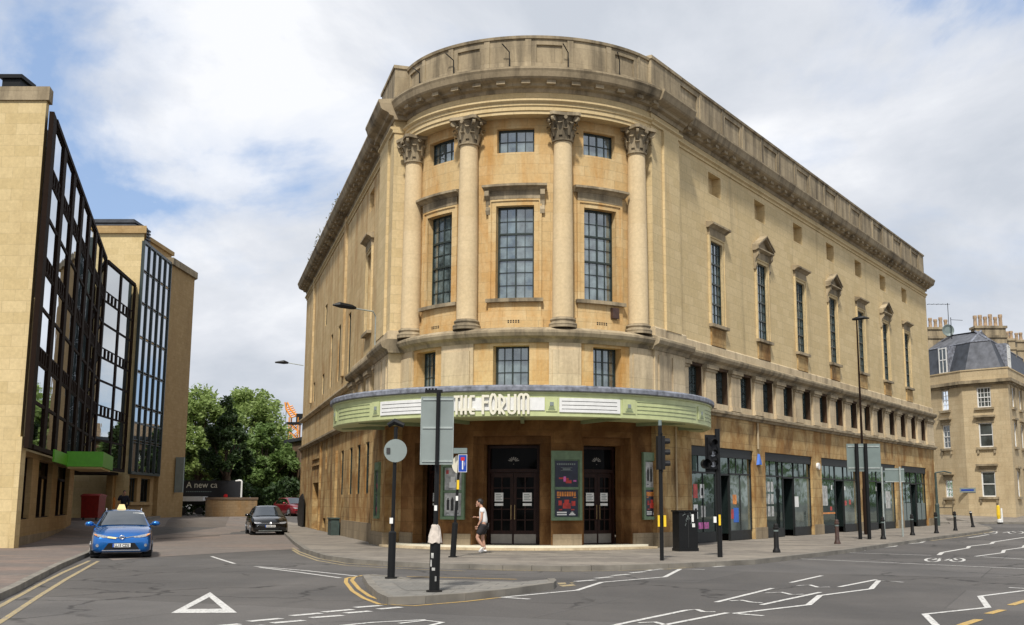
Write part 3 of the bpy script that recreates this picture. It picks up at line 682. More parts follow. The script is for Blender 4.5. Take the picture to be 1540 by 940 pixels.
m.sweep(MR, 2.0, RE + .55, TOPC, 5); m.sweep(ML, 2.8, LE + .5, TOPC, 5)
m.sweep(MR, RS - .2, 2.35, shift(TOPC, .3, .004)); m.sweep(ML, LS - .2, 3.05, shift(TOPC, .22, .004))
m.sweep(MEb, E0, E1, shift(TOPC, .02, -.003), 48)
k = 2.7
while k < RE: m.fbox(MR, k, k + .34, .24, .42, 16.40, 16.53); k += .95
k = 3.3
while k < LE: m.fbox(ML, k, k + .34, .24, .42, 16.40, 16.53); k += .95
k = E0 + .5
while k < E1 - .4: m.fbox(MEb, k, k + .3, .26, .44, 16.40, 16.53); k += .85
m.build('top_cornice', 'stone_soot', TH)
# parapet with sunk panels
PZ = 18.45
m = MB()
def parapet(M, s0, s1, step, z1=PZ, off=0.0, n=1):
    ops = []; k = s0 + .5; i = 0
    while k + step < s1:
        if i % 2 == 0: ops.append((k + .25, k + step - .35, 17.35, z1 - .38, .07, True))
        k += step; i += 1
    M2 = lambda s, d, z: M(s, d + off, z)
    m.wall(M2, s0, s1, 17.04, z1 - .16, ops, .45 if n > 1 else 4, 5)
    m.sweep(M2, s0, s1, [(-.5, 17.04), (-.5, z1 - .16), (-.01, z1 - .16)], n)
    m.sweep(M2, s0 - .02, s1 + .02, [(-.55, z1 - .16), (.06, z1 - .16), (.08, z1 - .06), (-.25, z1), (-.55, z1 - .06)], n)
    k = s0 + .5
    while k + step < s1:
        for q in (k, k + step - .1): m.fbox(M2, q - .06, q + .06, -.02, .035, 17.06, z1 - .17)
        k += step
parapet(MR, 2.1, RE + .1, 2.4, 18.8); parapet(ML, 2.9, 10.4, 2.4)
parapet(MEb, E0, E1, 1.55, PZ - .02, -.02, 40)
m.fbox(MR, RS, 2.25, -.7, .32, 17.05, PZ - .1); m.fbox(MR, RS - .05, 2.3, -.75, .37, PZ - .1, PZ + .03)
m.fbox(ML, LS, 2.95, -.7, .24, 17.05, PZ - .1); m.fbox(ML, LS - .05, 3.0, -.75, .29, PZ - .1, PZ + .03)
m.fbox(ML, 10.4, LE + .1, -.5, -.05, 17.04, 17.65)
m.build('parapet', 'stone_weathered', TH)
for k in (-2.35, -.15, 1.95, 4.0, -4.2):
    r = MB(); a = MEb(k, .12, 17.1); b = MEb(k, .14, 17.72); c = MEb(k - .22, .32, 17.98); r.tube([a, b, c], .022, 6); r.build('rod', 'black_metal', TH)
# -- bay walls
bx = lambda px, py, R: cyl_s(px, py, R)
m = MB()
dl = (bx(629, 760, RG), bx(659, 760, RG)); dc = (bx(711, 720, RG), bx(829, 720, RG)); dci = (bx(727, 740, RG - .35), bx(812, 740, RG - .35))
dr = (bx(876, 720, RG), bx(949, 720, RG)); dri = (bx(878, 740, RG - .35), bx(934, 740, RG - .35)); dli = (bx(631, 740, RG - .35), bx(658, 740, RG - .35))
G = MBAY(RG); Gi = MBAY(RG - .35)
G0, G1 = aLend * RG, aRend * RG
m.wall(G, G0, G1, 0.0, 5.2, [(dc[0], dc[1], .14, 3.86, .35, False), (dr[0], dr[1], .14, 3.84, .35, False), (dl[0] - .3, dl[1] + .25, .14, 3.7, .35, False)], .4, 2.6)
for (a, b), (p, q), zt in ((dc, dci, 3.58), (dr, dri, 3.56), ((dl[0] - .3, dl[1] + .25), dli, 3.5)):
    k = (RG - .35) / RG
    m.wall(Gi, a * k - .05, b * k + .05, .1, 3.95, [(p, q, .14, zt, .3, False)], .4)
m.build('wall', 'stone_entrance_shaded', TH)
mb_ = MBAY(RG + .05)
for a, b in ((G0, dl[0] - .35), (dl[1] + .3, dc[0] - .05), (dc[1] + .05, dr[0] - .05), (dr[1] + .05, G1)): m = MB(); m.fbox(mb_, a * 1.01, b * 1.01, -.2, .0, 0, .52, 8); m.build('plinth', 'stone_plinth', TH)
m = MB(); m.fbox(MR, RS - .05, 2.3, -.2, .36, 0, .52); m.build('plinth', 'stone_plinth', TH)
m = MB(); m.fbox(ML, LS - .05, 3.0, -.2, .28, 0, .5); m.build('plinth', 'stone_plinth', TH)
for i in range(6):
    a = 2.3 if i == 0 else shops[i - 1][1]; b = shops[i][0] if i < 5 else RE
    m = MB(); m.fbox(MR, a + .02, b - .02, -.02, .05, 0, .5); m.build('plinth', 'stone_plinth', TH)
m = MB(); m.fbox(ML, 3.0, 14, -.02, .07, 0, .75, 3); m.build('plinth', 'stone_plinth', TH)
m = MB(); st = MBAY(RG + .0)
m.fbox(st, -5.6, 4.95, -.3, .75, 0.003, .075, 30); m.build('step', 'stone_pale', TH)
m = MB(); m.fbox(st, -5.4, 4.85, -.5, .42, .078, .145, 30); m.build('step', 'cream_paint', TH)
m = MB()
bm_ = [(bx(627, 555, RM), bx(654, 555, RM)), (bx(742, 552, RM), bx(795, 552, RM)), (bx(893, 555, RM), bx(934, 555, RM))]
m.wall(mbay, L0, L1, 5.2, 7.12, [(a - .02, b + .02, 5.6, 7.0, .45, True) for a, b in bm_], .4)
mp = MBAY(RM)
for (p, q) in ((668, 707), (830, 868), (950, 985), (592, 618)):
    a, b = bx(p, 545, RM + .1), bx(q, 545, RM + .1)
    m2 = MB(); m2.fbox(mp, a - .12, b + .12, -.02, .07, 5.36, 7.1, 5); m2.fbox(mp, a, b, .065, .13, 5.5, 6.85, 5)
    m2.fbox(mp, a - .3, b + .3, -.02, .04, 5.36, 5.62, 5); m2.build('pier', 'stone_pale', TH)
m.build('wall', 'stone_bay', TH)
m = MB()
MU = MBAY(RU); U0, U1 = aLend * RU, aRend * RU
bu = [(bx(643, 400, RU), bx(680, 400, RU)), (bx(746, 390, RU), bx(803, 390, RU)), (bx(878, 390, RU), bx(926, 390, RU))]
m.wall(MU, U0, U1, 7.62, 15.45, [(a, b, 8.72, 12.12, .32, True) for a, b in bu] + [(a, b, 14.12, 15.02, .32, True) for a, b in bu], .4, 2.2)
m.build('wall', 'stone_bay', TH)
# aprons under the bay windows, with round vents
for (a, b) in bu:
    m = MB(); m.fbox(MU, a - .34, b + .34, -.02, .10, 7.66, 8.06, 6); m.fbox(MU, a - .26, b + .26, -.02, .06, 8.063, 8.6, 6); ap = m.build('apron', 'stone_bay', TH)
    m = MB(); c = (a + b) / 2
    for i in range(5):
        for j in range(2): m.fbox(MU, c - .22 + i * .09, c - .17 + i * .09, .09, .104, 7.84 + j * .06, 7.88 + j * .06)
    m.build('vent', 'interior_dark', ap)
m = MB(); m.fbox(MU, bu[2][1] - .3, bu[2][1] - .02, .06, .2, 8.12, 8.5); m.build('floodlight', 'brown_iron', TH)
# -- windows
def window(parent, M, s0, s1, z0, z1, dep, cols, rows, heavy=(), fm='dark_frame', gm='glass_window', n=1, bar=.03, name='window', mid=True, fw=.055):
    f = MB()
    f.fbox(M, s0, s0 + fw, -dep, -dep + .07, z0, z1); f.fbox(M, s1 - fw, s1, -dep, -dep + .07, z0, z1)
    f.fbox(M, s0 + fw, s1 - fw, -dep, -dep + .07, z0, z0 + fw, n); f.fbox(M, s0 + fw, s1 - fw, -dep, -dep + .07, z1 - fw, z1, n)
    zs = [z0 + fw + (z1 - z0 - 2 * fw) * j / rows for j in range(rows + 1)]
    for j in range(1, rows):
        h = .035 if j in heavy else bar / 2
        f.fbox(M, s0 + fw, s1 - fw, -dep + .005, -dep + (.065 if j in heavy else .04), zs[j] - h, zs[j] + h, n)
    for i in range(1, cols):
        s = s0 + (s1 - s0) * i / cols; h = .03 if (mid and i * 2 == cols) else bar / 2
        hb = lambda j: 0 if j in (0, rows) else (.035 if j in heavy else bar / 2)
        for j in range(rows):
            f.fbox(M, s - h, s + h, -dep + .004, -dep + .045, zs[j] + hb(j) - .002, zs[j + 1] - hb(j + 1) + .002)
    w = f.build(name, fm, parent)
    g = MB(); k = max(1, n)
    for i in range(k):
        a = s0 + .02 + (s1 - s0 - .04) * i / k; b = s0 + .02 + (s1 - s0 - .04) * (i + 1) / k
        g.face([M(a, -dep + .012, z0 + .02), M(b, -dep + .012, z0 + .02), M(b, -dep + .012, z1 - .02), M(a, -dep + .012, z1 - .02)])
    g.build('pane', gm, w)
    return w
def surround(M, w, s0, s1, z0, z1, hood, n=1, wd=.2):
    m = MB()
    for (a, b) in ((s0 - wd, s0 - .0), (s1 + .0, s1 + wd)): m.fbox(M, a, b, -.02, .05, z0, z1 + wd, 1)
    m.fbox(M, s0, s1, -.02, .05, z1, z1 + wd, n)
    for (a, b) in ((s0 - wd - .03, s0 - wd + .07), (s1 + wd - .07, s1 + wd + .03)): m.fbox(M, a, b, -.02, .09, z0, z1 + wd, 1)
    m.fbox(M, s0 - wd + .07, s1 + wd - .07, -.02, .09, z1 + wd - .07, z1 + wd + .0, n)
    m.build('surround', 'stone_bay' if n > 1 else 'stone_wall', w)
    m = MB(); m.fbox(M, s0 - wd - .08, s1 + wd + .08, -.1, .2, z0 - .13, z0 - .002, n); m.build('sill', 'stone_weathered', w)
    m = MB(); t = z1 + wd + .003
    if hood == 'none': return
    m.fbox(M, s0 - wd - .02, s1 + wd + .02, -.02, .10, t, t + .30, n)
    hz = t + .303
    if hood in ('flat', 'console', 'bay'):
        e = .16 if hood != 'console' else .2
        m.sweep(M, s0 - wd - e, s1 + wd + e, [(-.02, hz), (.12, hz), (.22, hz + .08), (.34, hz + .12), (.34, hz + .2), (-.02, hz + .26)], n)
    if hood in ('pediment', 'console'):
        for q in (s0 - wd - .13, s1 + wd - .03):
            m.sweep(M, q, q + .16, [(-.02, t - .55), (.1, t - .55), (.14, t - .4), (.08, t - .25), (.12, t - .05), (.26, t + .12), (.26, hz), (-.02, hz)])
    if hood == 'pediment':
        a, b = s0 - wd - .22, s1 + wd + .22; c = (a + b) / 2; h = .55
        m.sweep(M, a, b, [(-.02, hz), (.14, hz), (.3, hz + .07), (.3, hz + .13), (-.02, hz + .13)])
        zb = hz + .133
        for sg in (0, 1):           # raking cornices
            p, q = (a, c) if sg == 0 else (b, c)
            for (d0, d1, th0, th1) in ((-.02, .3, .0, .09), (-.02, .36, .09, .15)):
                vs = [M(p, d0, zb + th0), M(p, d1, zb + th0), M(p, d1, zb + th1), M(p, d0, zb + th1), M(q, d0, zb + h + th0), M(q, d1, zb + h + th0), M(q, d1, zb + h + th1), M(q, d0, zb + h + th1)]
                i0 = len(m.v); m.v += vs
                for f in ([0, 1, 2, 3], [4, 5, 6, 7], [0, 1, 5, 4], [1, 2, 6, 5], [2, 3, 7, 6], [3, 0, 4, 7]): m.f.append([i0 + x for x in f]); m.uv.append(None)
        m.face([M(a + .05, .1, zb), M(b - .05, .1, zb), M(c, .1, zb + h)])
    m.build('hood', 'stone_weathered' if hood != 'flat' else 'stone_soot', w)
for i, (a, b) in enumerate(bu):
    w = window(TH, MU, a, b, 8.72, 12.12, .28, 4, 7, heavy=(3, 5), n=4, bar=.025)
    surround(MU, w, a, b, 8.72, 12.12, 'console' if i == 1 else 'bay', 6, .24)
    window(TH, MU, a, b, 14.12, 15.02, .26, 4, 2, n=4)
for a, b in bm_: window(TH, mbay, a, b, 5.6, 7.0, .4, 4, 3, n=3)
for i, (a, b) in enumerate(tw):
    w = window(TH, MR, a, b, 8.87, 12.42, .13, 4, 8, heavy=(2, 4, 6), bar=.025)
    surround(MR, w, a, b, 8.87, 12.42, 'pediment' if i % 2 else 'flat')
for a, b in mz:
    w = window(TH, MR, a, b, 5.6, 7.0, .3, 4, 4, bar=.025)
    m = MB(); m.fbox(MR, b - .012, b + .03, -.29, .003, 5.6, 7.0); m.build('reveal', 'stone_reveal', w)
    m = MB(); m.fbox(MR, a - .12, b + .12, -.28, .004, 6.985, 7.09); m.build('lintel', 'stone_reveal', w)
w = window(TH, ML, lt, lt + 1.3, 8.9, 12.45, .3, 4, 8, heavy=(2, 4, 6)); surround(ML, w, lt, lt + 1.3, 8.9, 12.45, 'flat')
for a, b in lmz: window(TH, ML, a, b, 5.6, 7.0, .45, 3, 4)
for a, b, c, d in lsl: window(TH, ML, a, b, c, d, .14, 2, 6 if d - c > 2 else 3, bar=.03, gm='glass_dark')
for a, b, c, d, e, f in low: window(TH, ML, a, b, c, d, .13, 2, 4, gm='glass_dark')
for a in (18.2, 21.5):
    m = MB()
    for k in range(7): m.fbox(ML, a, a + 1.4, -.2, -.1, .22 + k * .07, .25 + k * .07)
    m.build('grille', 'dark_frame', TH)
m = MB(); m.fbox(ML, 25.6, 29.2, -.45, -.38, .02, 2.75)
for k in range(9): m.fbox(ML, 25.75 + k * .385, 25.78 + k * .385, -.38, -.35, .1, 2.7)
m.build('door', 'teal_door', TH)
for nm_, q_ in (('door_moulding', (24.9, 29.9, .0, .08, 4.15, 4.27)), ('door_moulding', (24.9, 29.9, .0, .08, 3.75, 3.83)), ('pilaster_strip', (24.6, 24.9, 0, .1, 0, 5.05)), ('downpipe', (16.6, 16.75, 0, .12, .2, 4.2))):
    m = MB(); m.fbox(ML, *q_); m.build(nm_, 'stone_orange', TH)
# -- pilasters between the mezzanine windows
def pilaster(M, a, b):
    m = MB(); m.fbox(M, a, b, -.02, .1, 5.37, 6.82); m.fbox(M, a - .04, b + .04, -.02, .15, 5.365, 5.55)
    m.build('pilaster', 'stone_pale', TH)
    m = MB(); m.fbox(M, a - .05, b + .05, -.02, .16, 6.823, 6.93); m.fbox(M, a - .1, b + .1, -.02, .22, 6.933, 7.09); return m
caps = MB()
for i in range(16):
    a = (2.45 if i == 0 else mz[i - 1][1] + .22); b = (mz[i][0] - .2 if i < 15 else RE)
    if b - a < .3: continue
    q = pilaster(MR, a, b); q.build('pilaster_capital', 'stone_soot', TH)
for i in range(4):
    a = 3.05 if i == 0 else lmz[i - 1][1] + .2; b = lmz[i][0] - .2 if i < 3 else 11.6
    q = pilaster(ML, a, b); q.build('pilaster_capital', 'stone_soot', TH)
# -- the four giant columns
def capital(c, ang, z0, z1):
    m = MB(); h = z1 - z0
    m.lathe(c, [(.345, z0), (.39, z0 + .02), (.39, z0 + .06), (.345, z0 + .08), (.35, z0 + h * .5), (.42, z0 + h * .8), (.46, z1 - .13)], 20)
    for row, (r0, zb, zt, w, cnt, off) in enumerate(((.36, .06, .42, .2, 8, 0), (.37, .2, .64, .22, 8, .5))):
        for k in range(cnt):
            a = ang + (k + off) * 2 * math.pi / cnt; ux, uy = math.cos(a), math.sin(a); tx, ty = -uy, ux
            prof = [(r0 + .01, zb * h), (r0 + .05, (zb + zt) * .5 * h), (r0 + .09, zt * h * .92), (r0 + .17, zt * h), (r0 + .22, zt * h * .93), (r0 + .19, zt * h * .86)]
            wd = [w * .8, w, w * .9, w * .75, w * .5, w * .25]; rows = []
            for (r, z), ww in zip(prof, wd):
                for sgn in (-1, 0, 1):
                    rr = r + (.02 if sgn == 0 else 0); m.v.append(Vector((c.x + ux * rr + tx * ww / 2 * sgn, c.y + uy * rr + ty * ww / 2 * sgn, z0 + z)))
            i0 = len(m.v) - 18
            for j in range(5):
                for q in range(2): m.f.append([i0 + j * 3 + q, i0 + j * 3 + q + 1, i0 + j * 3 + q + 4, i0 + j * 3 + q + 3]); m.uv.append(None)
    for k in range(4):
        a = ang + math.pi / 4 + k * math.pi / 2; ux, uy = math.cos(a), math.sin(a)
        m.tube([(c.x + ux * .37, c.y + uy * .37, z0 + h * .55), (c.x + ux * .46, c.y + uy * .46, z0 + h * .74), (c.x + ux * .6, c.y + uy * .6, z1 - .17)], [.03, .05, .04], 6)
        p = Vector((c.x + ux * .60, c.y + uy * .60, z1 - .22)); t = Vector((-uy, ux, 0)) * .05
        m.tube([p - t, p + t], .105, 10)
        a2 = ang + k * math.pi / 2; p = Vector((c.x + math.cos(a2) * .47, c.y + math.sin(a2) * .47, z1 - .2)); m.tube([p, p + Vector((math.cos(a2), math.sin(a2), 0)) * .08], .07, 8)
    A = []
    for k in range(4):
        a = ang + math.pi / 4 + k * math.pi / 2; n1 = a - .1; n2 = a + .1
        A += [(c.x + .74 * math.cos(n1), c.y + .74 * math.sin(n1)), (c.x + .74 * math.cos(n2), c.y + .74 * math.sin(n2)), (c.x + .49 * math.cos(a + math.pi / 4), c.y + .49 * math.sin(a + math.pi / 4))]
    m.prism(A, z1 - .12, z1 - .002)
    return m
for k in (-53.2, -18.9, 18.9, 53.2):
    a = TH0 + R_(k); c = CB + Vector((math.cos(a), math.sin(a))) * 5.33
    sh = MB(); prof = []
    for i in range(13):
        t = i / 12; prof.append((.375 - .05 * t ** 1.8, 7.98 + (14.38 - 7.98) * t))
    sh.lathe(c, prof, 28); colm = sh.build('column', 'stone_column', TH, smooth=True)
    b = MB(); b.lathe(c, [(.5, 7.62), (.5, 7.70)], 24)
    b.lathe(c, [(.49, 7.7), (.505, 7.735), (.49, 7.78), (.44, 7.80), (.425, 7.84), (.45, 7.87), (.46, 7.90), (.44, 7.94), (.39, 7.96), (.385, 7.985)], 28)
    b.build('column_base', 'stone_weathered', colm, smooth=True)
    capital(c, a, 14.38, 15.4).build('capital', 'stone_weathered', colm)
# -- doors
def doors(M, s0, s1, zt, leaves, R):
    n = 3
    f = MB(); fw = .09
    f.fbox(M, s0, s0 + fw, -.22, -.06, .14, zt); f.fbox(M, s1 - fw, s1, -.22, -.06, .14, zt); f.fbox(M, s0 + fw, s1 - fw, -.22, -.06, zt - .1, zt, n)
    f.fbox(M, s0 + fw, s1 - fw, -.2, -.06, 2.62, 2.74, n)
    fr = f.build('entrance', 'dark_wood', TH)
    g = MB(); g.fbox(M, s0 + fw, s1 - fw, -.17, -.16, 2.74, zt - .1, n); g.build('transom_pane', 'glass_dark', fr)
    g = MB(); c0 = (s0 + s1) / 2
    for k in range(7):
        an = R_(15 + k * 25); g.fbox(M, c0 - .012 + .0, c0 + .012, -.16, -.15, 2.9, 2.92)
        g.face([M(c0 + .06 * math.cos(an - .2), -.155, 3.0 + .06 * math.sin(an - .2)), M(c0 + .06 * math.cos(an + .2), -.155, 3.0 + .06 * math.sin(an + .2)), M(c0 + .2 * math.cos(an + .1), -.155, 3.0 + .16 * math.sin(an + .1)), M(c0 + .2 * math.cos(an - .1), -.155, 3.0 + .16 * math.sin(an - .1))])
    g.build('fan_motif', 'steel_plate', fr)
    wl = (s1 - s0 - 2 * fw) / leaves
    for i in range(leaves):
        a = s0 + fw + i * wl + .006; b = a + wl - .012; d = MB()
        d.fbox(M, a, a + .11, -.19, -.12, .16, 2.61); d.fbox(M, b - .11, b, -.19, -.12, .16, 2.61)
        d.fbox(M, a + .11, b - .11, -.19, -.12, .16, .62); d.fbox(M, a + .11, b - .11, -.19, -.12, 2.45, 2.61)
        for j in range(1, 5): z = .62 + 1.83 * j / 5; d.fbox(M, a + .11, b - .11, -.185, -.13, z - .02, z + .02)
        c = (a + b) / 2; d.fbox(M, c - .02, c + .02, -.184, -.132, .62, 2.45)
        lf = d.build('door', 'dark_wood', TH)
        g = MB(); g.fbox(M, a + .1, b - .1, -.165, -.155, .6, 2.46); g.build('pane', 'glass_dark', lf)
        g = MB(); g.fbox(M, a + .03, b - .03, -.12, -.112, .18, .5); g.build('kick_plate', 'steel_plate', lf)
        g = MB(); e = b - .06 if i == 0 else a + .06; g.tube([M(e, -.06, 1.0), M(e, -.06, 1.5)], .015, 6); g.fbox(M, e - .01, e + .01, -.12, -.05, 1.02, 1.05); g.fbox(M, e - .01, e + .01, -.12, -.05, 1.45, 1.48); g.build('handle', 'brass', lf)
        q = a + .16 if i == 0 else b - .5
        g = MB(); g.fbox(M, q, q + .32, -.118, -.11, 1.62, 1.92); g.fbox(M, q, q + .32, -.118, -.11, 1.47, 1.56); nn = g.build('notice', 'paper', lf)
        for j in range(5): pass
        g = MB()
        for j in range(4): g.fbox(M, q + .04, q + .28 - .05 * (j % 2), -.11, -.107, 1.67 + j * .06, 1.69 + j * .06)
        g.build('print', 'sign_grey', nn)
doors(MBAY(RG - .65), dci[0] * (RG - .65) / (RG - .35), dci[1] * (RG - .65) / (RG - .35), 3.56, 2, RG - .65)
doors(MBAY(RG - .65), dri[0] * (RG - .65) / (RG - .35), dri[1] * (RG - .65) / (RG - .35), 3.54, 2, RG - .65)
doors(MBAY(RG - .65), dli[0] * (RG - .65) / (RG - .35), dli[1] * (RG - .65) / (RG - .35), 3.48, 2, RG - .65)
# -- poster cases
def poster_case(M, s0, s1, z0, z1, kinds):
    m = MB(); t = .1
    m.fbox(M, s0, s0 + t, 0, .1, z0, z1); m.fbox(M, s1 - t, s1, 0, .1, z0, z1); m.fbox(M, s0 + t, s1 - t, 0, .1, z0, z0 + t, 3); m.fbox(M, s0 + t, s1 - t, 0, .1, z1 - .3, z1, 3)
    m.fbox(M, s0 + t, s1 - t, 0, .03, z0 + t, z1 - .3, 3); zc = (z0 + z1 - .2) / 2; m.fbox(M, s0 + t, s1 - t, .03, .07, zc - .03, zc + .03, 3)
    cs = m.build('poster_case', 'case_green', TH)
    for (a, b, kd) in ((z0 + t + .03, zc - .05, kinds[0]), (zc + .05, z1 - .34, kinds[1])):
        g = MB(); g.fbox(M, s0 + t + .04, s1 - t - .04, .03, .045, a, b, 3); p = g.build('poster', {'red': 'poster_navy', 'navy': 'poster_navy', 'white': 'poster_grey', 'grey': 'poster_grey'}[kd], cs)
        w0, w1 = s0 + t + .1, s1 - t - .1; h = b - a; c = (w0 + w1) / 2
        def q(nm, mat, l):
            x = MB()
            for (u0, u1, v0, v1) in l: x.fbox(M, w0 + (w1 - w0) * u0, w0 + (w1 - w0) * u1, .045, .049, a + h * v0, a + h * v1)
            x.build(nm, mat, p)
        if kd == 'red':
            q('headline', 'poster_orange', [(i * .125, i * .125 + .095, .76, .93) for i in range(8)] + [(0, 1, .70, .73)])
            q('figure', 'poster_red', [(.3, .7, .3, .5), (.38, .62, .5, .63), (.08, .25, .42, .6), (.75, .95, .4, .58), (.1, .9, .24, .28)])
            q('footer', 'paper', [(.0, .5, .13, .18), (.0, .5, .05, .10), (.62, .95, .05, .09), (.68, .89, .1, .14), (.74, .83, .15, .18)])
        elif kd == 'navy':
            q('headline', 'sign_pale', [(i * .11, i * .11 + .07, .84, .90) for i in range(9)] + [(.2, .8, .62, .63), (.2, .8, .73, .74), (.3, .7, .66, .70)])
            q('figure', 'poster_red', [(.1, .4, .30, .36), (.45, .75, .14, .26), (.4, .6, .2, .34)])
            q('figure', 'poster_pink', [(.34, .46, .2, .4), (.85, 1, .2, .26)])
        elif kd == 'white':
            q('figure', 'ink', [(.08, .26, .25, .7), (.38, .58, .22, .72), (.7, .9, .25, .7), (.13, .21, .7, .78), (.44, .52, .72, .8), (.76, .84, .7, .78)])
            q('footer', 'ink', [(0.05, .95, .1, .13)])
        else:
            q('figure', 'paper', [(.25, .75, .1, .35), (.35, .65, .35, .6)]); q('banner', 'poster_red', [(0, 1, .72, .9)])
        g = MB()
    return cs
MP = MBAY(RG + .005)
px_ = lambda p, y: bx(p, y, RG + .1)
poster_case(MP, px_(828, 730), px_(874, 730), .98, 3.34, ('red', 'navy'))
poster_case(MP, px_(664, 740), px_(699, 740), 1.0, 3.12, ('white', 'grey'))
poster_case(MP, px_(966, 730), px_(985, 730) + .25, .98, 3.36, ('red', 'white'))
poster_case(lambda s, d, z: ML(-s, d + .22, z), -1.75, -.75, .98, 3.1, ('navy', 'navy'))
# -- shop fronts
for i, (a, b) in enumerate(shops):
    f = MB(); D = -.18
    f.fbox(MR, a, b, D - .05, D + .12, 3.42, 3.79)
    f.fbox(MR, a + .02, a + .08, D, D + .06, .42, 3.42); f.fbox(MR, b - .08, b - .02, D, D + .06, .42, 3.42)
    e0, e1 = a + (b - a) * .40, a + (b - a) * .62
    for (p, q) in ((a + .08, e0), (e1, b - .08)):
        f.fbox(MR, p, q, D - .02, D + .05, .02, .42); f.fbox(MR, p, q, D, D + .06, 2.72, 2.79)
        for k in (1, 2): c = p + (q - p) * k / 3; f.fbox(MR, c - .02, c + .02, D, D + .045, 2.79, 3.42)
        c = p + (q - p) * (.5 if i != 1 else .33)
        if i in (0, 4): f.fbox(MR, c - .025, c + .025, D, D + .05, .42, 2.72)
    f.fbox(MR, e0 - .06, e0, D - .04, D + .06, .02, 3.42); f.fbox(MR, e1, e1 + .06, D - .04, D + .06, .02, 3.42)
    sf = f.build('shop_front', 'shop_grey', TH)
    for (p, q, gm) in ((a + .06, e0 - .03, 'glass_shop'), (e1 + .03, b - .06, 'glass_shop_pale' if i != 4 else 'glass_shop')):
        g = MB(); g.fbox(MR, p, q, D + .01, D + .02, .4, 2.74); g.build('pane', gm, sf)
        g = MB(); g.fbox(MR, p, q, D + .01, D + .02, 2.76, 3.44); g.build('transom_pane', 'glass_shop', sf)
    g = MB(); g.fbox(MR, e0 + .01, e1 - .01, D + .0, D + .02, 2.76, 3.42); g.build('transom_pane', 'glass_shop', sf)
    g = MB(); g.fbox(MR, e0, e1, D - 1.0, D + .04, 2.68, 2.755); g.build('door_soffit', 'shop_grey', sf)
    for (x, y) in ((e0 - .03, -1), (e1 + .03, 1)):
        g = MB(); g.fbox(MR, x - .015, x + .015, D - .95, D - .04, .3, 2.74); g.build('pane', 'glass_shop', sf)
    d = MB(); c = (e0 + e1) / 2
    d.fbox(MR, e0, c - .45, D - .95, D - .9, .02, 2.7); d.fbox(MR, c + .45, e1, D - .95, D - .9, .02, 2.7); d.fbox(MR, c - .45, c - .36, D - .95, D - .9, .05, 2.28)
    d.fbox(MR, c + .36, c + .45, D - .95, D - .9, .05, 2.28); d.fbox(MR, c - .36, c + .36, D - .95, D - .9, .05, .35); d.fbox(MR, c - .36, c + .36, D - .95, D - .9, 2.15, 2.28)
    dd = d.build('door', 'black_metal', sf)
    g = MB(); g.fbox(MR, e0 - .1, e1 + .1, D - 1.1, D - 1.02, .02, 3.5); g.build('backing', 'interior_dark', sf)
    def stick(nm, mat, l):
        for (u0, u1, v0, v1) in l: g = MB(); g.fbox(MR, a + u0, a + u1, D + .021, D + .027 + (.004 if mat == 'ink' else 0), v0, v1); g.build(nm, mat, sf)
    if i == 0:
        stick('poster', 'poster_red', [(.45, .85, 1.75, 2.3), (4.3, 4.6, .9, 1.3)]); stick('poster', 'paper', [(1.1, 1.5, 1.75, 2.3), (.45, .85, .95, 1.5)])
        stick('poster', 'ink', [(1.2, 1.4, 1.85, 2.15), (.55, .75, 1.05, 1.35)]); stick('poster', 'alarm_blue', [(4.55, 5.1, .75, 1.35)]); stick('poster', 'poster_orange', [(4.5, 4.9, 1.5, 1.9)])
        stick('poster', 'poster_grey', [(1.15, 1.6, 1.0, 1.45)])
        stick('poster', 'poster_pink', [(.9, 1.9, .55, .8)])
    elif i == 1:
        stick('notice', 'poster_grey', [(.15 + .45 * k, .45 + .45 * k, z, z + .45) for k in range(3) for z in (.95, 1.5, 2.05)]); stick('notice', 'paper', [(4.2, 4.8, 1.35, 1.85)])
    elif i == 2:
        stick('sticker', 'poster_red', [(4.3, 4.6, 1.4, 1.65), (5.1, 5.4, 1.45, 1.7), (1.7, 2.0, 1.15, 1.35)]); stick('shelf', 'poster_orange', [(.4, 2.5, .98, 1.06)]); stick('lamp_shade', 'paper', [(2.0, 2.15, 2.2, 2.45), (4.3, 4.45, 2.2, 2.4)])
        stick('decal', 'poster_grey', [(.3, 1.3, 1.4, 2.4)])
    elif i == 3:
        stick('decal', 'poster_grey', [(4.6, 5.6, 1.2, 2.2)]); stick('lamp_shade', 'paper', [(2.5, 2.65, 2.2, 2.45)])
    else: stick('film', 'sign_grey', [(.2, 2.5, .45, 1.5), (4.2, 6.4, .45, 1.5)])
# downpipes, alarm box and lamp on the shop wall
for s in (1.15,): m = MB(); m.tube([MR(s, .36, .1), MR(s, .36, 4.9)], .035, 8); m.build('downpipe', 'stone_pale', TH)
m = MB(); m.tube([MR(10.45, .05, 3.9), MR(10.45, .05, 5.05)], .045, 8); m.build('downpipe', 'stone_pale', TH)
m = MB(); m.v += [MR(s, d, z) for s, d, z in ((10.5, 0, 3.7), (10.3, 0, 3.2), (10.7, 0, 3.2), (10.5, .1, 3.66), (10.33, .13, 3.22), (10.67, .13, 3.22))]; m.f += [[0, 1, 2], [3, 4, 5], [0, 1, 4, 3], [1, 2, 5, 4], [2, 0, 3, 5]]; m.uv += [None] * 5; m.build('alarm_box', 'alarm_blue', TH)
m = MB(); m.tube([MR(18.75, 0, 3.35), MR(18.75, .12, 3.35)], .17, 14); m.build('wall_lamp', 'white_paint', TH)
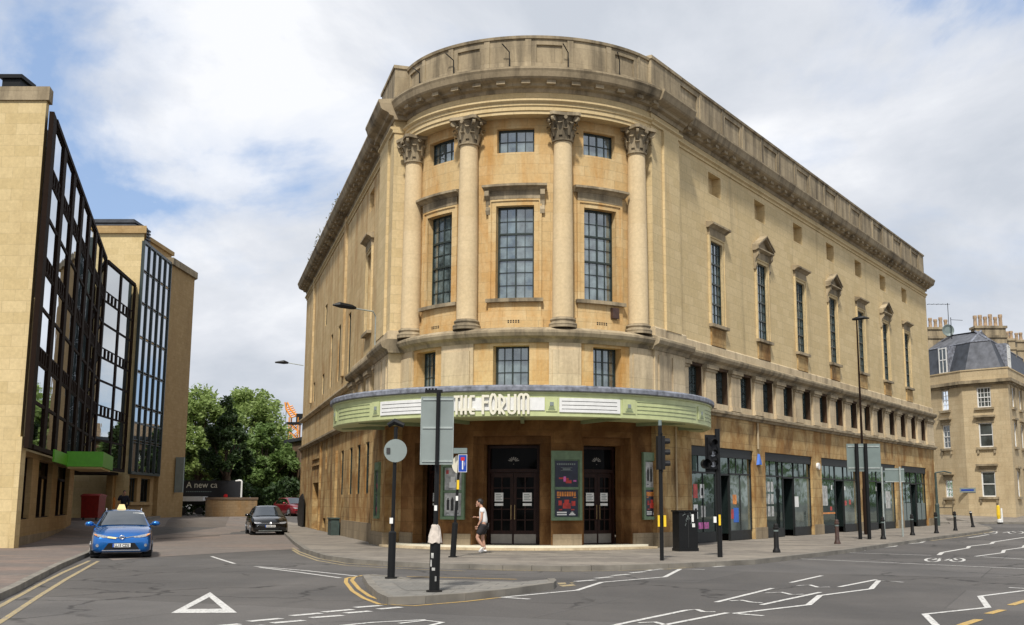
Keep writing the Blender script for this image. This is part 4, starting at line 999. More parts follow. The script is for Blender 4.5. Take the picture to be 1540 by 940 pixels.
# -- canopy
CC = Vector((-1.35, 43.2)); RC = 7.1; MC = MBAY(RC, CC, R_(270))
c0, c1 = -R_(97) * RC, R_(100) * RC
cn = MB()
cn.sweep(MC, c0, c1, [(-1.2, 4.38), (-.35, 4.30), (-.06, 4.28), (0, 4.31), (0, 5.02), (.05, 5.05), (.05, 5.09), (-1.2, 5.09)], 64)
pts = [MC(c0 + (c1 - c0) * i / 40, -1.0, 0).to_2d() for i in range(41)]
cn.prism(pts, 4.39, 5.05); canopy = cn.build('canopy', 'green_paint', TH)
m = MB(); m.sweep(MC, c0, c1, [(-1.4, 5.092), (.10, 5.092), (.14, 5.12), (.14, 5.24), (.06, 5.30), (-1.4, 5.34)], 64); m.build('lead_edge', 'lead', canopy)
for sp in range(7):
    m = MB(); a = c0 + (c1 - c0) * (sp + .5) / 7; m.fbox(lambda s, d, z: MC(a, d, z) + Vector((-math.sin(R_(270) + a / RC), math.cos(R_(270) + a / RC), 0)) * s, -.06, .06, -3.2, -.3, 4.27, 4.385)
    m.build('soffit_rib', 'green_paint_dark', canopy)
cs = lambda px, py: cyl_s(px, py, RC, CC, R_(270))
def mir(a, b): return a, b
g1 = MB(); g1.fbox(MC, cs(662, 607), cs(819, 607), .002, .03, 4.49, 4.90, 10); g1.build('name_panel', 'white_paint', canopy)
for (a, b) in ((cs(573, 614), cs(662, 612) - .25), (cs(841, 610), cs(932, 613))):
    g1 = MB(); g1.fbox(MC, a, b, .002, .035, 4.44, 4.90, 8); wp = g1.build('name_panel', 'white_paint', canopy)
    g1 = MB()
    for k in range(3): g1.fbox(MC, a + .08, b - .12, .035, .04, 4.535 + k * .125, 4.55 + k * .125, 8)
    g1.build('groove', 'ink', wp)
for p in ((821, 838), (936, 955), (1049, 1058), (561, 571), (504, 507), (640, 657)):
    a, b = cs(p[0], 608), cs(p[1], 608)
    g1 = MB(); g1.fbox(MC, a, b, .002, .03, 4.46, 4.92, 2); em = g1.build('emblem', 'green_paint', canopy)
    g1 = MB(); c = (a + b) / 2; ww = (b - a)
    g1.fbox(MC, c - ww * .3, c + ww * .3, .03, .04, 4.5, 4.54); g1.fbox(MC, c - ww * .22, c + ww * .22, .03, .045, 4.54, 4.62); g1.build('fan_motif', 'green_paint_dark', em)
    g1 = MB(); g1.fbox(MC, c - .06, c + .06, .03, .05, 4.64, 4.76); g1.build('stud', 'sign_pale', em)
for (a, b) in ((cs(510, 618), cs(556, 612)), (cs(958, 612), cs(1046, 620)), (cs(1060, 620), c1 - 1.0)):
    g1 = MB()
    for k in range(4): g1.fbox(MC, a, b, .002, .014, 4.46 + k * .13, 4.475 + k * .13, 10)
    g1.build('moulding', 'green_paint_dark', canopy)
# raised letters THE FORUM, drawn as thick strokes on the fascia
LH0, LH1 = 4.36, 5.02
ls0, ls1 = cs(684, 605), cs(797, 605)
UW = (ls1 - ls0) / 112.0
def lstroke(mb, pts, w, d0=.045, d1=.11):
    for i in range(len(pts) - 1):
        a, b = Vector(pts[i]), Vector(pts[i + 1]); t = (b - a).normalized(); n = Vector((-t.y, t.x)) * w / 2; a2 = a - t * (w * .25 if i else 0); b2 = b + t * (w * .25 if i < len(pts) - 2 else 0)
        q = [a2 - n, b2 - n, b2 + n, a2 + n]; i0 = len(mb.v)
        for d in (d0, d1 + .0004 * i): mb.v += [MC(ls0 + p.x * UW, d, LH0 + p.y * (LH1 - LH0) / 32) for p in q]
        for f in ([0, 1, 2, 3], [4, 5, 6, 7], [0, 1, 5, 4], [1, 2, 6, 5], [2, 3, 7, 6], [3, 0, 4, 7]): mb.f.append([i0 + x for x in f]); mb.uv.append(None)
def arc(cx, cy, rx, ry, a0, a1, n=6): return [(cx + rx * math.cos(R_(a0 + (a1 - a0) * i / n)), cy + ry * math.sin(R_(a0 + (a1 - a0) * i / n))) for i in range(n + 1)]
S = 3.6
letters = {'t': [[(0, 28), (9.5, 28)], [(4.5, 0), (4.5, 28)]],
 'h': [[(12, 0), (12, 30)], [(18.5, 0), (18.5, 30)], [(7.5, 7.5), (18.5, 7.5)]],
 'e': [[(32, 28), (26, 28)] + [(25.5, 26), (25.5, 4), (27, 1.7), (32, 1.7)], [(21, 7.5), (32, 7.5)]],
 'f': [[(44, 0), (44, 30)], [(44, 28), (53, 28)], [(44, 18.5), (51.5, 18.5)]],
 'o': [arc(59, 16, 4.4, 15, 90, 450, 18)],
 'r': [[(68.2, 0), (68.2, 31)], [(68.2, 30), (74.8, 24), (75.2, 18), (70, 8.5), (75.5, 0)], [(64, 7.5), (72, 7.5)]],
 'u': [[(81.3, 31), (81.3, 6)] + arc(86, 6, 4.6, 4.6, 180, 360, 6) + [(90.6, 31)]],
 'm': [[(96, 0), (96, 25)] + arc(99.3, 26, 3.3, 4.6, 180, 0, 6) + [(102.6, 0)], [(102.6, 25)] + arc(106, 26, 3.4, 4.6, 180, 0, 6) + [(109.4, 0)]]}
for ch, sts in letters.items():
    mb = MB()
    for s in sts: lstroke(mb, s, S)
    mb.build('letter', 'cream_paint', canopy)
# -- wall-mounted street lamp on the left corner
p = aty(568, 500, 44.2)
m = MB(); base = ML(2.6, .3, 7.8)
LP = thing('wall_street_lamp', 'slim grey street lamp bracketed to the left corner of the theatre', 'street lamp', base)
m.tube([base, base + Vector((0, 0, 1.15)), base + Vector((-.1, -.1, 1.35)), base + Vector((-.75, -.5, 1.40))], .03, 6); m.build('bracket', 'galvanised', LP)
m = MB(); q = base + Vector((-.72, -.48, 1.42)); m.tube([q, q + Vector((-.15, -.08, .03)), q + Vector((-.6, -.3, .08)), q + Vector((-.85, -.4, .06))], [.05, .10, .12, .03], 8); m.build('lamp_head', 'black_metal', LP)
m = MB(); e = ML(37.8, .1, 11.0)
LP = thing('wall_street_lamp', 'small dark street lamp jutting from the far end of the theatre flank', 'street lamp', e)
m.tube([e, e + Vector((-1.0, -.3, .15))], .03, 6); m.build('bracket', 'galvanised', LP)
m = MB(); q = e + Vector((-1.0, -.3, .15)); m.tube([q, q + Vector((-.3, -.05, .05)), q + Vector((-.9, -.15, .02))], [.06, .14, .05], 8); m.build('lamp_head', 'black_metal', LP)
# ------------------------------------------------------------------ left: office block
def line_s(px, py, p, ang, off=0.0):
    r = ray(px, py).to_2d(); a = Vector((math.cos(ang), math.sin(ang))); n = Vector((a.y, -a.x)); q = Vector((p[0], p[1])) + n * off
    t = q.dot(n) / r.dot(n); return (r * t - q).dot(a)
A1 = Vector((-19.0, 40.75)); B1 = Vector((-27.1, 66.3)); u1 = (B1 - A1).normalized(); an1 = math.atan2(u1.y, u1.x); Lg1 = (B1 - A1).length
M1 = frame_at(A1, an1)
OF = thing('office_building', 'stone and brown glass office block with green entrance canopy opposite the theatre', 'office building', (-24, 50, 0))
m = MB(); m.prism([(-19.2, 40.5), (-32, 40.5), (-32, 40.9), (-19.28, 40.9)], -.1, 16.45); m.fbox(lambda s, d, z: (s, d, z), -19.28, -19.1, 40.44, 40.8, -.1, 3.9)
m.build('end_wall', 'office_stone', OF)
m = MB(); m.prism([(-19.08, 40.42), (-32, 40.42), (-32, 41.0), (-19.2, 41.0)], 16.452, 16.98); m.build('coping', 'stone_weathered', OF)
m = MB(); m.box(-21.7, -21.0, 42, 43, 16.98, 17.9); m.box(-21.8, -20.9, 41.9, 43.1, 17.9, 18.05); m.build('chimney', 'black_metal', OF)
m = MB(); m.prism([(-19.6, 41.6), (-27.4, 66.3), (-28.5, 74.0), (-45, 74), (-45, 41.6)], 15.0, 15.7); m.build('roof', 'lead', OF)
def curtain(parent, M, L, z0, z1, ncol, bands, bandh, fin, finw, gm, fm, name='curtain_wall'):
    f = MB(); cs_ = [L * i / ncol for i in range(ncol + 1)]
    for i, c in enumerate(cs_): f.fbox(M, c - finw / 2, c + finw / 2, -.1, fin, z0, z1)
    f.fbox(M, finw / 2, L - finw / 2, -.1, .10, z1 - .16, z1 + .02); f.fbox(M, finw / 2, L - finw / 2, -.1, .12, z0, z0 + .14)
    w = f.build('mullions', fm, parent)
    zr = [z0 + .14] + [b for b in bands] + [z1 - .16]
    for i in range(ncol):
        a, b = cs_[i] + finw / 2, cs_[i + 1] - finw / 2
        for j in range(len(zr) - 1):
            lo = zr[j] + (bandh / 2 if j else 0); hi = zr[j + 1] - (bandh / 2 if j < len(zr) - 2 else 0)
            g = MB(); g.fbox(M, a + .04, b - .04, -.02, .0, lo + .05, hi - .05)
            fr = MB(); fr.fbox(M, a, b, -.05, .03, lo, lo + .06); fr.fbox(M, a, b, -.05, .03, hi - .06, hi)
            tall = hi - lo > 2.2
            if tall: zm = lo + (hi - lo) * .52; fr.fbox(M, a, b, -.05, .04, zm - .06, zm + .06)
            wn = fr.build('window', fm, parent); g.build('pane', gm, wn)
        if bandh > .2:
            for bz in bands:
                g = MB(); g.fbox(M, a, b, -.03, .0, bz - bandh / 2, bz + bandh / 2); sp = g.build('spandrel', gm, parent)
                g = MB()
                n = 4
                for k in range(1, n): c = a + (b - a) * k / n; g.fbox(M, c - .12, c + .12, .0, .05, bz - bandh / 2, bz + bandh / 2)
                g.fbox(M, a, b, .0, .045, bz - bandh / 2, bz - bandh / 2 + .05); g.build('spandrel_bars', fm, sp)
GZ1 = 15.95
curtain(OF, M1, Lg1, 3.5, GZ1, 7, (6.95, 10.35, 13.75), .55, .07, .95, 'glass_office', 'brown_metal')
A2 = B1; B2 = Vector((-28.3, 74.2)); u2 = (B2 - A2).normalized(); an2 = math.atan2(u2.y, u2.x); M2 = frame_at(A2, an2)
curtain(OF, M2, (B2 - A2).length, 3.5, GZ1, 2, (6.95, 10.35, 13.75), .55, .05, .4, 'glass_office_brown', 'brown_metal')
# ground storey
def g1(px, py=740): return line_s(px, py, A1, an1, -.35)
wins = [(g1(26), g1(46)), (g1(56), g1(77)), (g1(85), g1(103))]
m = MB(); Mg = lambda s, d, z: M1(s, d - .35, z)
zb = lambda s: -.2
ent = (g1(109), Lg1)
m.wall(Mg, -.2, ent[0], -.2, 3.5, [(a, b, .95, 3.3, .35, False) for a, b in wins], 4)
m.fbox(M1, ent[0], ent[0] + .3, -4, -.35, -.2, 3.5)
m.build('wall', 'office_stone_brown', OF)
m = MB(); m.fbox(Mg, -.2, ent[0], -.02, .06, -.2, .32); m.build('plinth', 'stone_plinth', OF)
for a, b in wins:
    f = MB(); f.fbox(Mg, a, a + .08, -.3, -.2, .95, 3.3); f.fbox(Mg, b - .08, b, -.3, -.2, .95, 3.3); f.fbox(Mg, a, b, -.3, -.2, 2.6, 2.72); f.fbox(Mg, a, b, -.3, -.08, .93, .99)
    c = a + (b - a) * .45; f.fbox(Mg, c - .2, c + .3, -.28, -.1, .98, 2.64); wn = f.build('window', 'brown_metal', OF)
    g = MB(); g.fbox(Mg, a + .05, b - .05, -.27, -.25, 1, 3.28); g.build('pane', 'glass_dark', wn)
    g = MB(); g.fbox(Mg, c - .15, c + .25, -.1, -.08, .97, 2.55); g.build('window_post', 'office_stone_brown', wn)
# entrance recess
m = MB(); m.wall(lambda s, d, z: M1(s, d - 3.2, z), ent[0] + .2, Lg1 + 8, -.2, 3.6, [], 4); m.build('recess_wall', 'stone_plinth', OF)
m = MB(); m.fbox(M1, ent[0] + 2.5, ent[0] + 8.5, -3.1, -2.9, 0, 2.9); m.build('doorway', 'interior_dark', OF)
m = MB(); m.prism([M1(ent[0], -.3, 0).to_2d(), M1(Lg1, -.3, 0).to_2d(), M2(8, -.3, 0).to_2d(), M1(Lg1 + 8, -5, 0).to_2d(), M1(ent[0], -5, 0).to_2d()], 3.3, 3.48); m.build('soffit', 'brown_metal', OF)
m = MB(); s = line_s(171, 745, A2, an2, -.6); m.fbox(M2, s - .9, s + 1.2, -.9, -.5, .2, 3.3); pw = m.build('wall', 'office_stone_brown', OF)
m = MB(); m.fbox(M2, s - .5, s + .3, -.5, -.46, 1.0, 1.9); m.build('notice_board', 'poster_orange', pw)
dc_ = 1.7; sc_ = line_s(154.5, 702, A1, an1, dc_)
m = MB(); zc_ = EYE + ray(154.5, 702).z * M1(sc_, dc_, 0).y / ray(154.5, 702).y; m.fbox(M1, sc_, sc_ + 6.5, .15, dc_, zc_, zc_ + .68); cp = m.build('entrance_canopy', 'bright_green', OF)
m = MB(); m.fbox(M1, sc_ - 5, sc_ - .02, .13, .2, zc_ + .05, zc_ + .55); m.build('fascia_strip', 'bright_green', OF)
m = MB(); m.fbox(M1, sc_ + .2, sc_ + 6.3, .2, dc_ - .1, zc_ - .08, zc_ - .004); m.build('canopy_lining', 'taxi_yellow', cp)
# tower and rear slab
ED = Vector((-28.0, 74.5)); GE = Vector((-28.6, 81.7)); SE = Vector((-28.6, 87.2))
TB = thing('stair_tower_building', 'taller stone office wing with a dark glazed stair bay behind the brown glass block', 'office building', (-30, 78, .3))
m = MB(); m.prism([ED, (-46, 74.5), (-46, 76), (-28.7, 76)], 0, 19.5); m.build('tower_wall', 'office_stone', TB)
m = MB(); m.prism([(-27.8, 74.3), (-46, 74.3), (-46, 76.2), (-28.5, 76.2)], 19.503, 20.0); m.build('coping', 'office_stone_brown', TB)
m = MB()
for k in range(5): m.box(-35, -29.6, 77 - .02 * k, 80, 20.0 + k * .22, 20.12 + k * .22)
m.box(-34.9, -29.8, 77.2, 79.9, 19.5, 21.2); m.build('roof_louvre', 'slate_dark', TB)
u3 = (GE - ED).normalized(); an3 = math.atan2(u3.y, u3.x); M3 = frame_at(ED, an3); L3 = (GE - ED).length
curtain(TB, M3, L3 - .1, 3.4, 19.0, 5, (5.6, 7.9, 10.2, 12.5, 14.8, 17.0), .10, .10, .13, 'glass_office', 'dark_frame')
m = MB(); m.wall(lambda s, d, z: M3(s, d - .3, z), 0, L3, .2, 3.4, [(1.2, 3.0, 1.6, 3.2, .3, True), (3.9, 6.2, 1.6, 3.2, .3, True)]); m.fbox(M3, 1.0, 6.4, -.32, -.1, 1.4, 1.58); m.build('wall', 'office_stone_brown', TB)
for a, b in ((1.2, 3.0), (3.9, 6.2)): window(TB, lambda s, d, z: M3(s, d - .3, z), a, b, 1.6, 3.2, .25, 3, 1, gm='glass_dark')
m = MB(); m.prism([GE, SE, (-29.5, 88.5), (-46, 88.5), (-46, 81.7)], .2, 18.9); m.build('slab_wall', 'office_stone_brown', TB)
m = MB(); m.prism([GE + Vector((.2, -.1)), SE + Vector((.2, .1)), (-29.4, 88.7), (-46, 88.7), (-46, 81.6)], 18.903, 19.4); m.build('coping', 'stone_weathered', TB)
m = MB(); m.prism([(-30.1, 80.6), (-30.1, 86), (-36, 86), (-36, 80.6)], 19.0, 20.5); m.prism([(-29.95, 80.4), (-29.95, 86.2), (-36.2, 86.2), (-36.2, 80.4)], 20.503, 20.8); m.build('plant_room', 'office_stone_brown', TB)
m = MB(); m.box(-28.55, -27.95, 85.0, 85.25, 2.3, 4.9); m.build('wall_sign', 'sign_pale', TB)
# ------------------------------------------------------------------ right: georgian corner house
ZP = 12.0
q1 = at(1394, 567, ZP).to_2d(); q2 = at(1445, 559, ZP).to_2d(); q3 = at(1514, 553.4, ZP).to_2d(); q4 = at(1540, 567, ZP).to_2d()
q0 = q1 + (q1 - q2).normalized() * 9; q4 = q3 + (q4 - q3).normalized() * 26
GB = thing('georgian_house', 'three storey honey stone corner house with grey slate mansard and clay chimney pots', 'house', (q3.x, q3.y, .3))
def wf(a, b):
    d = b - a; return frame_at(a, math.atan2(d.y, d.x)), math.atan2(d.y, d.x), d.length
def wz(px, py, a, ang): 
    s = line_s(px, py, a, ang); c = Vector((a.x + math.cos(ang) * s, a.y + math.sin(ang) * s)); return s, EYE + ray(px, py).z * c.y / ray(px, py).y
def gwin(M, a, ang, bx0, bx1, by0, by1, cols, rows, hood, gm='glass_sash'):
    s0, z1 = wz(bx0, by0, a, ang); s1, z0 = wz(bx1, by1, a, ang)
    w_ = window(GB, M, s0, s1, z0, z1, .14, cols, rows, heavy=(rows // 2,), fm='white_paint', gm=gm, mid=False, fw=.09, bar=.035)
    m = MB(); m.fbox(M, s0 - .22, s1 + .22, -.1, .16, z0 - .18, z0 - .003)
    if hood: m.fbox(M, s0 - .16, s0 - .02, -.05, .12, z0 - .5, z0 - .18); m.fbox(M, s1 + .02, s1 + .16, -.05, .12, z0 - .5, z0 - .18)
    m.build('sill', 'stone_weathered', w_)
    m = MB()
    if hood: m.fbox(M, s0 - .1, s1 + .1, -.02, .08, z1 + .25, z1 + .42); m.fbox(M, s0 - .28, s1 + .28, -.02, .28, z1 + .423, z1 + .58)
    m.fbox(M, s0 - .16, s1 + .16, -.02, .05, z1 + .003, z1 + .2); m.build('lintel', 'stone_weathered', w_)
    return (s0, s1, z0, z1, .2, True)
ops = {}
Ma, aa, la = wf(q0, q2); Mb, ab, lb = wf(q2, q3); Mc, ac, lc = wf(q3, q4)
oa = [gwin(Ma, q0, aa, 1415, 1427, 588, 617, 2, 4, False), gwin(Ma, q0, aa, 1417, 1430, 640, 674, 2, 4, True), gwin(Ma, q0, aa, 1421, 1433.5, 722, 748, 2, 4, True)]
ob = [gwin(Mb, q2, ab, 1468, 1491, 583, 612, 4, 4, False), gwin(Mb, q2, ab, 1471, 1494.5, 636, 672, 1, 2, True), gwin(Mb, q2, ab, 1475, 1498.5, 709, 747, 1, 2, True)]
zs_ = [(o[2], o[3]) for o in ob]
oc = []
for k in range(7):
    for j, (z0, z1) in enumerate(zs_):
        s0 = 1.2 + k * 3.1; w_ = window(GB, Mc, s0, s0 + 1.2, z0, z1, .14, 2, 4, fm='white_paint', gm='glass_sash', mid=False, fw=.09)
        m = MB(); m.fbox(Mc, s0 - .2, s0 + 1.4, -.1, .16, z0 - .18, z0 - .003); m.fbox(Mc, s0 - .18, s0, -.02, .07, z0, z1 + .2); m.fbox(Mc, s0 + 1.2, s0 + 1.38, -.02, .07, z0, z1 + .2); m.fbox(Mc, s0 - .25, s0 + 1.45, -.02, .2, z1 + .21, z1 + .36); m.build('surround', 'stone_weathered', w_)
        oc.append((s0, s0 + 1.2, z0, z1, .2, True))
for M, l, o in ((Ma, la, oa), (Mb, lb, ob), (Mc, lc, oc)):
    m = MB(); m.wall(M, 0, l, -.2, 10.9, o, 5, 5); m.build('wall', 'georgian_stone', GB)
pl = [q0, q2, q3, q4]; inn = q3 + Vector((-14, 24))
def off_poly(d):
    out = []
    for i, p in enumerate(pl):
        if i == 0: n = (q2 - q0).normalized(); out.append(p + Vector((n.y, -n.x)) * d); continue
        if i == 3: n = (q4 - q3).normalized(); out.append(p + Vector((n.y, -n.x)) * d); continue
        a = (pl[i] - pl[i - 1]).normalized(); b = (pl[i + 1] - pl[i]).normalized(); na = Vector((a.y, -a.x)); nb = Vector((b.y, -b.x)); bi = (na + nb).normalized(); out.append(p + bi * d / bi.dot(na))
    return out
bk = [q4 + Vector((-10, 6)), q0 + Vector((0, 14))]
m = MB(); m.prism(off_poly(.12) + bk, 10.78, 10.95); m.prism(off_poly(.35) + bk, 10.953, 11.2); m.build('cornice', 'stone_weathered', GB)
m = MB(); m.prism(off_poly(.08) + bk, 11.203, 12.0); m.prism(off_poly(.13) + bk, 12.003, 12.1); m.build('parapet', 'georgian_stone', GB)
# mansard: steep slates then a shallow hip
r0, r1, r2 = off_poly(-.5), off_poly(-1.4), off_poly(-2.9)
def quadstrip(name, A_, B_, za, zb_, mats):
    for i in range(3):
        m = MB(); m.face([(*A_[i], za), (*A_[i + 1], za), (*B_[i + 1], zb_), (*B_[i], zb_)]); m.build(name, mats[i], GB)
quadstrip('mansard', r0, r1, 12.05, 14.5, ['slate_dark', 'slate', 'slate_dark'])
quadstrip('roof', r1, r2, 14.5, 15.6, ['slate', 'slate', 'slate'])
m = MB(); m.face([(*p, 15.6) for p in r2] + [(*bk[0], 16.9), (*bk[1], 16.9)]); m.build('roof', 'slate', GB)
m = MB()
for i in (1, 2): m.tube([(*r1[i], 14.5), (*r2[i], 15.6)], .09, 6)
for i in range(3): m.tube([(*r1[i], 14.52), (*r1[i + 1], 14.52)], .07, 6)
m.build('ridge_lead', 'lead', GB)
def dormer(M, c, w_, z0, z1, dep=.3):
    m = MB(); m.fbox(M, c - w_ / 2 - .12, c + w_ / 2 + .12, -2.5, -dep - .05, z0 - .05, z1 + .12); dm = m.build('dormer', 'lead', GB)
    m = MB()
    for x in (c - w_ / 2, c + w_ / 2 - .1, c - .03): m.fbox(M, x, x + (.1 if x != c - .03 else .06), -dep - .05, -dep + .02, z0, z1)
    for z in (z0, z1 - .1, (z0 + z1) / 2): m.fbox(M, c - w_ / 2 + .1, c + w_ / 2 - .1, -dep - .05, -dep + .015, z, z + .08)
    wn = m.build('window_frame', 'white_paint', dm)
    m = MB(); m.fbox(M, c - w_ / 2, c + w_ / 2, -dep - .04, -dep - .02, z0, z1); m.build('pane', 'glass_sash', dm)
s, z = wz(1408, 550, q0, aa); dormer(Ma, s + .3, 1.0, 12.15, 14.3, .45)
dormer(Mc, 4.0, 1.1, 12.15, 14.3, .45)
def chimney(px0, px1, pytop, Y, n, deep, pot_h, zbot=11.5):
    a = aty(px0, pytop, Y); b = aty(px1, pytop, Y); m = MB(); zt = a.z
    m.box(a.x, b.x, Y, Y + deep, zbot, zt - 1.0); m.box(a.x - .1, b.x + .1, Y - .1, Y + deep + .1, zt - .997, zt - .8); m.box(a.x + .03, b.x - .03, Y + .03, Y + deep - .03, zt - .797, zt - .2); m.box(a.x - .08, b.x + .08, Y - .08, Y + deep + .08, zt - .197, zt)
    ch = m.build('chimney', 'stone_weathered', GB)
    for k in range(n):
        c = a.x + (b.x - a.x) * (k + .5) / n; p = MB(); h = pot_h * (1 + .12 * math.sin(k * 2.7))
        p.lathe((c, Y + deep / 2), [(.17, zt + .003), (.14, zt + h * .7), (.18, zt + h * .78), (.17, zt + h)], 10); p.build('chimney_pot', 'terracotta', ch, smooth=True)
    return a, b, zt
chimney(1391, 1430, 492, 97, 5, 1.2, .85)
chimney(1467, 1513, 490, 93, 6, 1.2, .95)
chimney(1516, 1527, 509, 100, 2, 1.0, .7); chimney(1529, 1542, 511, 103, 2, 1.0, .7)
m = MB(); c = aty(1425, 497, 96); m.lathe((0, 0), [(.02, 0), (.3, .06), (.5, .16), (.52, .17), (.5, .18), (.3, .09)], 18)
for i, v in enumerate(m.v): m.v[i] = Vector((c.x + v.x, c.y - v.z, c.z + v.y))
m.build('satellite_dish', 'sign_grey', GB)
m = MB(); p = aty(1427, 490, 97); m.tube([p, p + Vector((0, 0, 2.0))], .03, 5); m.tube([p + Vector((-1.8, 0, 1.9)), p + Vector((.2, 0, 1.9))], .02, 5)
for k in range(5): m.tube([p + Vector((-1.7 + k * .4, -.3, 1.9)), p + Vector((-1.7 + k * .4, .3, 1.9))], .015, 4)
m.build('aerial', 'black_metal', GB)
m = MB(); p = aty(1431, 500, 95.5); m.tube([p + Vector((0, 0, -1.5)), p + Vector((0, 0, 1.3))], .03, 5); m.tube([p + Vector((0, 0, 1.1)), p + Vector((1.0, 0, 1.05))], .02, 5); m.tube([p + Vector((0, 0, -.2)), p + Vector((1.0, 0, -.2))], .02, 5); m.build('aerial', 'black_metal', GB)
s, z = wz(1456, 717, q2, ab)
m = MB(); m.fbox(Mb, s - .75, s + .55, .0, .04, 2.35, 2.72); m.build('street_name_plate', 'sign_pale', GB)
m = MB(); m.fbox(Mb, s - .62, s + .42, .041, .045, 2.47, 2.6); m.build('lettering_strip', 'sign_blue', GB)
m = MB(); s, z = wz(1434, 768, q0, aa); m.tube([Ma(s - 1.2, .6, .5), Ma(s - 1.2, .6, 1.15), Ma(s + .6, .6, 1.15), Ma(s + .6, .6, .5)], .035, 6); m.build('railing', 'black_metal', GB)
m = MB(); m.fbox(Mc, 16, 24, .02, .1, .3, 3.2); m.build('shop_front', 'shop_grey', GB)
# ------------------------------------------------------------------ street furniture
def gp(px, py, z=0.0):
    p = at(px, py, z); p.z = z + (gz(p.x, p.y)); return p
def hh(p, py, px=None):                      # height above the base of a photo row at the depth of p
    return EYE + ray(px or 840, py).z * p.y / ray(px or 840, py).y - p.z
# no entry sign from behind on the island
def post(root, p, h, r=.045, base_h=0, base_r=.08, top=None, mat='black_metal', lean=(0, 0)):
    m = MB(); t = Vector(p) + Vector((lean[0], lean[1], h)); m.tube([p, t], r, 12); o = m.build('post', mat, root, smooth=True)
    if base_h:
        q = Vector(p) + Vector((lean[0], lean[1], h)) * (base_h / h)
        m = MB(); m.tube([p, q, q + Vector((0, 0, .03))], [base_r, base_r, r + .004], 14); m.build('base_sleeve', mat, root, smooth=True)
        m = MB(); m.tube([Vector(p) + Vector((0, 0, -.0)), Vector(p) + Vector((0, 0, .03))], base_r + .05, 14); m.build('collar', 'black_iron', root)
    return o, t
def yz(p): return lambda s, d, z: Vector((p.x + s, p.y - d, p.z + z))
p = gp(588, 870); S = p.y / FPX
T = thing('round_sign_post', 'black post on the island carrying a round grey sign seen from behind', 'sign post', p)
post(T, p, hh(p, 642), .04, 1.62 - .66, .08, lean=(.03, 0))
hz = hh(p, 678); m = MB(); c = p + Vector((.04, -.075, hz)); r = 20 * S * .86
m.tube([c + Vector((0, .0, 0)), c + Vector((0, .012, 0))], r, 28); sg = m.build('sign_plate', 'sign_pale', T)
m = MB()
for z in (-.12, .12): m.fbox(yz(p + Vector((.04, 0, hz))), -r * .85, r * .85, .05, .062, z - .012, z + .012)
m.build('sign_rail', 'galvanised', sg)
m = MB(); m.fbox(yz(p + Vector((.04, 0, hz))), -.19, -.11, .09, .098, -.06, .06); m.build('sticker', 'ink', sg)
for o in (sg,): pass
m = MB(); m.tube([p + Vector((-.14, 0, hh(p, 640))), p + Vector((.0, 0, hh(p, 634))), p + Vector((.2, 0, hh(p, 640)))], [.05, .07, .05], 8); m.build('light_head', 'black_metal', T)
m = MB(); m.fbox(yz(p + Vector((-.01, 0, hh(p, 783)))), -.035, .035, .085, .088, -.06, .06); m.build('label_plate', 'paper', T)
p = gp(653, 890); S = p.y / FPX
T = thing('direction_sign_post', 'black stickered post with a tall pale sign board seen from behind on the island', 'sign post', p)
post(T, p, hh(p, 588), .042, hh(p, 812), .095, lean=(.02, 0))
z0, z1 = hh(p, 698), hh(p, 598); m = MB(); F = yz(p + Vector((.03, 0, 0)))
m.fbox(F, -24 * S - .02, 22 * S, .05, .07, z0, z1); bd = m.build('sign_board', 'sign_pale', T)
m = MB()
for z in (z0 + .05, (z0 + z1) / 2 + .05, z1 - .04): m.fbox(F, -23.5 * S, 21.5 * S, .07, .085, z - .016, z + .016)
m.build('sign_rail', 'galvanised', bd)
m = MB(); m.fbox(F, -24 * S - .03, -24 * S - .02, .04, .08, z0 - .01, z1 + .01); m.fbox(F, 22 * S, 22 * S + .01, .04, .08, z0 - .01, z1 + .01); m.fbox(F, -24 * S - .02, 22 * S, .045, .075, z1, z1 + .01); m.fbox(F, -24 * S - .02, 22 * S, .045, .075, z0 - .01, z0); m.build('sign_edge', 'galvanised', bd)
# post in front of the board as seen from behind
m = MB(); m.tube([p + Vector((.02, -.12, hh(p, 700))), p + Vector((.025, -.12, hh(p, 590)))], .036, 10); m.build('post', 'black_metal', T, smooth=True)
m = MB(); zt = hh(p, 589); m.fbox(F, -.26, .06, -.05, .06, zt - .02, zt + .03)
for k in range(4): m.tube([F(-.24 + k * .06, .03, zt + .03), F(-.24 + k * .06, .03, zt + .06)], .02, 6)
m.build('sensor_head', 'black_metal', T)
m = MB(); zc = hh(p, 805); rr = random.Random(4)
pts = [(.045, zc - .16), (.13, zc - .13), (.115, zc - .02), (.09, zc + .1), (.07, zc + .17), (.045, zc + .2)]
m.lathe((p.x, p.y), [(a, p.z + b) for a, b in pts], 14)
for i, v in enumerate(m.v): m.v[i] = v + Vector((rr.uniform(-.012, .012), rr.uniform(-.012, .012), rr.uniform(-.015, .015)))
m.build('tied_cloth', 'tan_cloth', T)
m = MB()
for (z, w, h, d) in ((.55, .06, .1, -.01), (.70, .05, .09, .02), (.32, .07, .06, 0), (.16, .05, .12, -.02)): m.tube([p + Vector((d, 0, z)), p + Vector((d, 0, z + h))], .097, 14)
m.v = [v for v in m.v]; 
st = MB()
for (z, a, w, h) in ((.60, -1.95, .05, .09), (.38, -1.7, .06, .05), (.19, -1.25, .03, .09), (.45, -2.2, .035, .12)):
    for sgn in (0, 1):
        pass
    q = [(a - w / .098 / 2, z), (a + w / .098 / 2, z), (a + w / .098 / 2, z + h), (a - w / .098 / 2, z + h)]
    st.face([(p.x + .0985 * math.cos(t), p.y + .0985 * math.sin(t), p.z + zz_) for t, zz_ in q])
st.build('sticker', 'poster_grey', T)
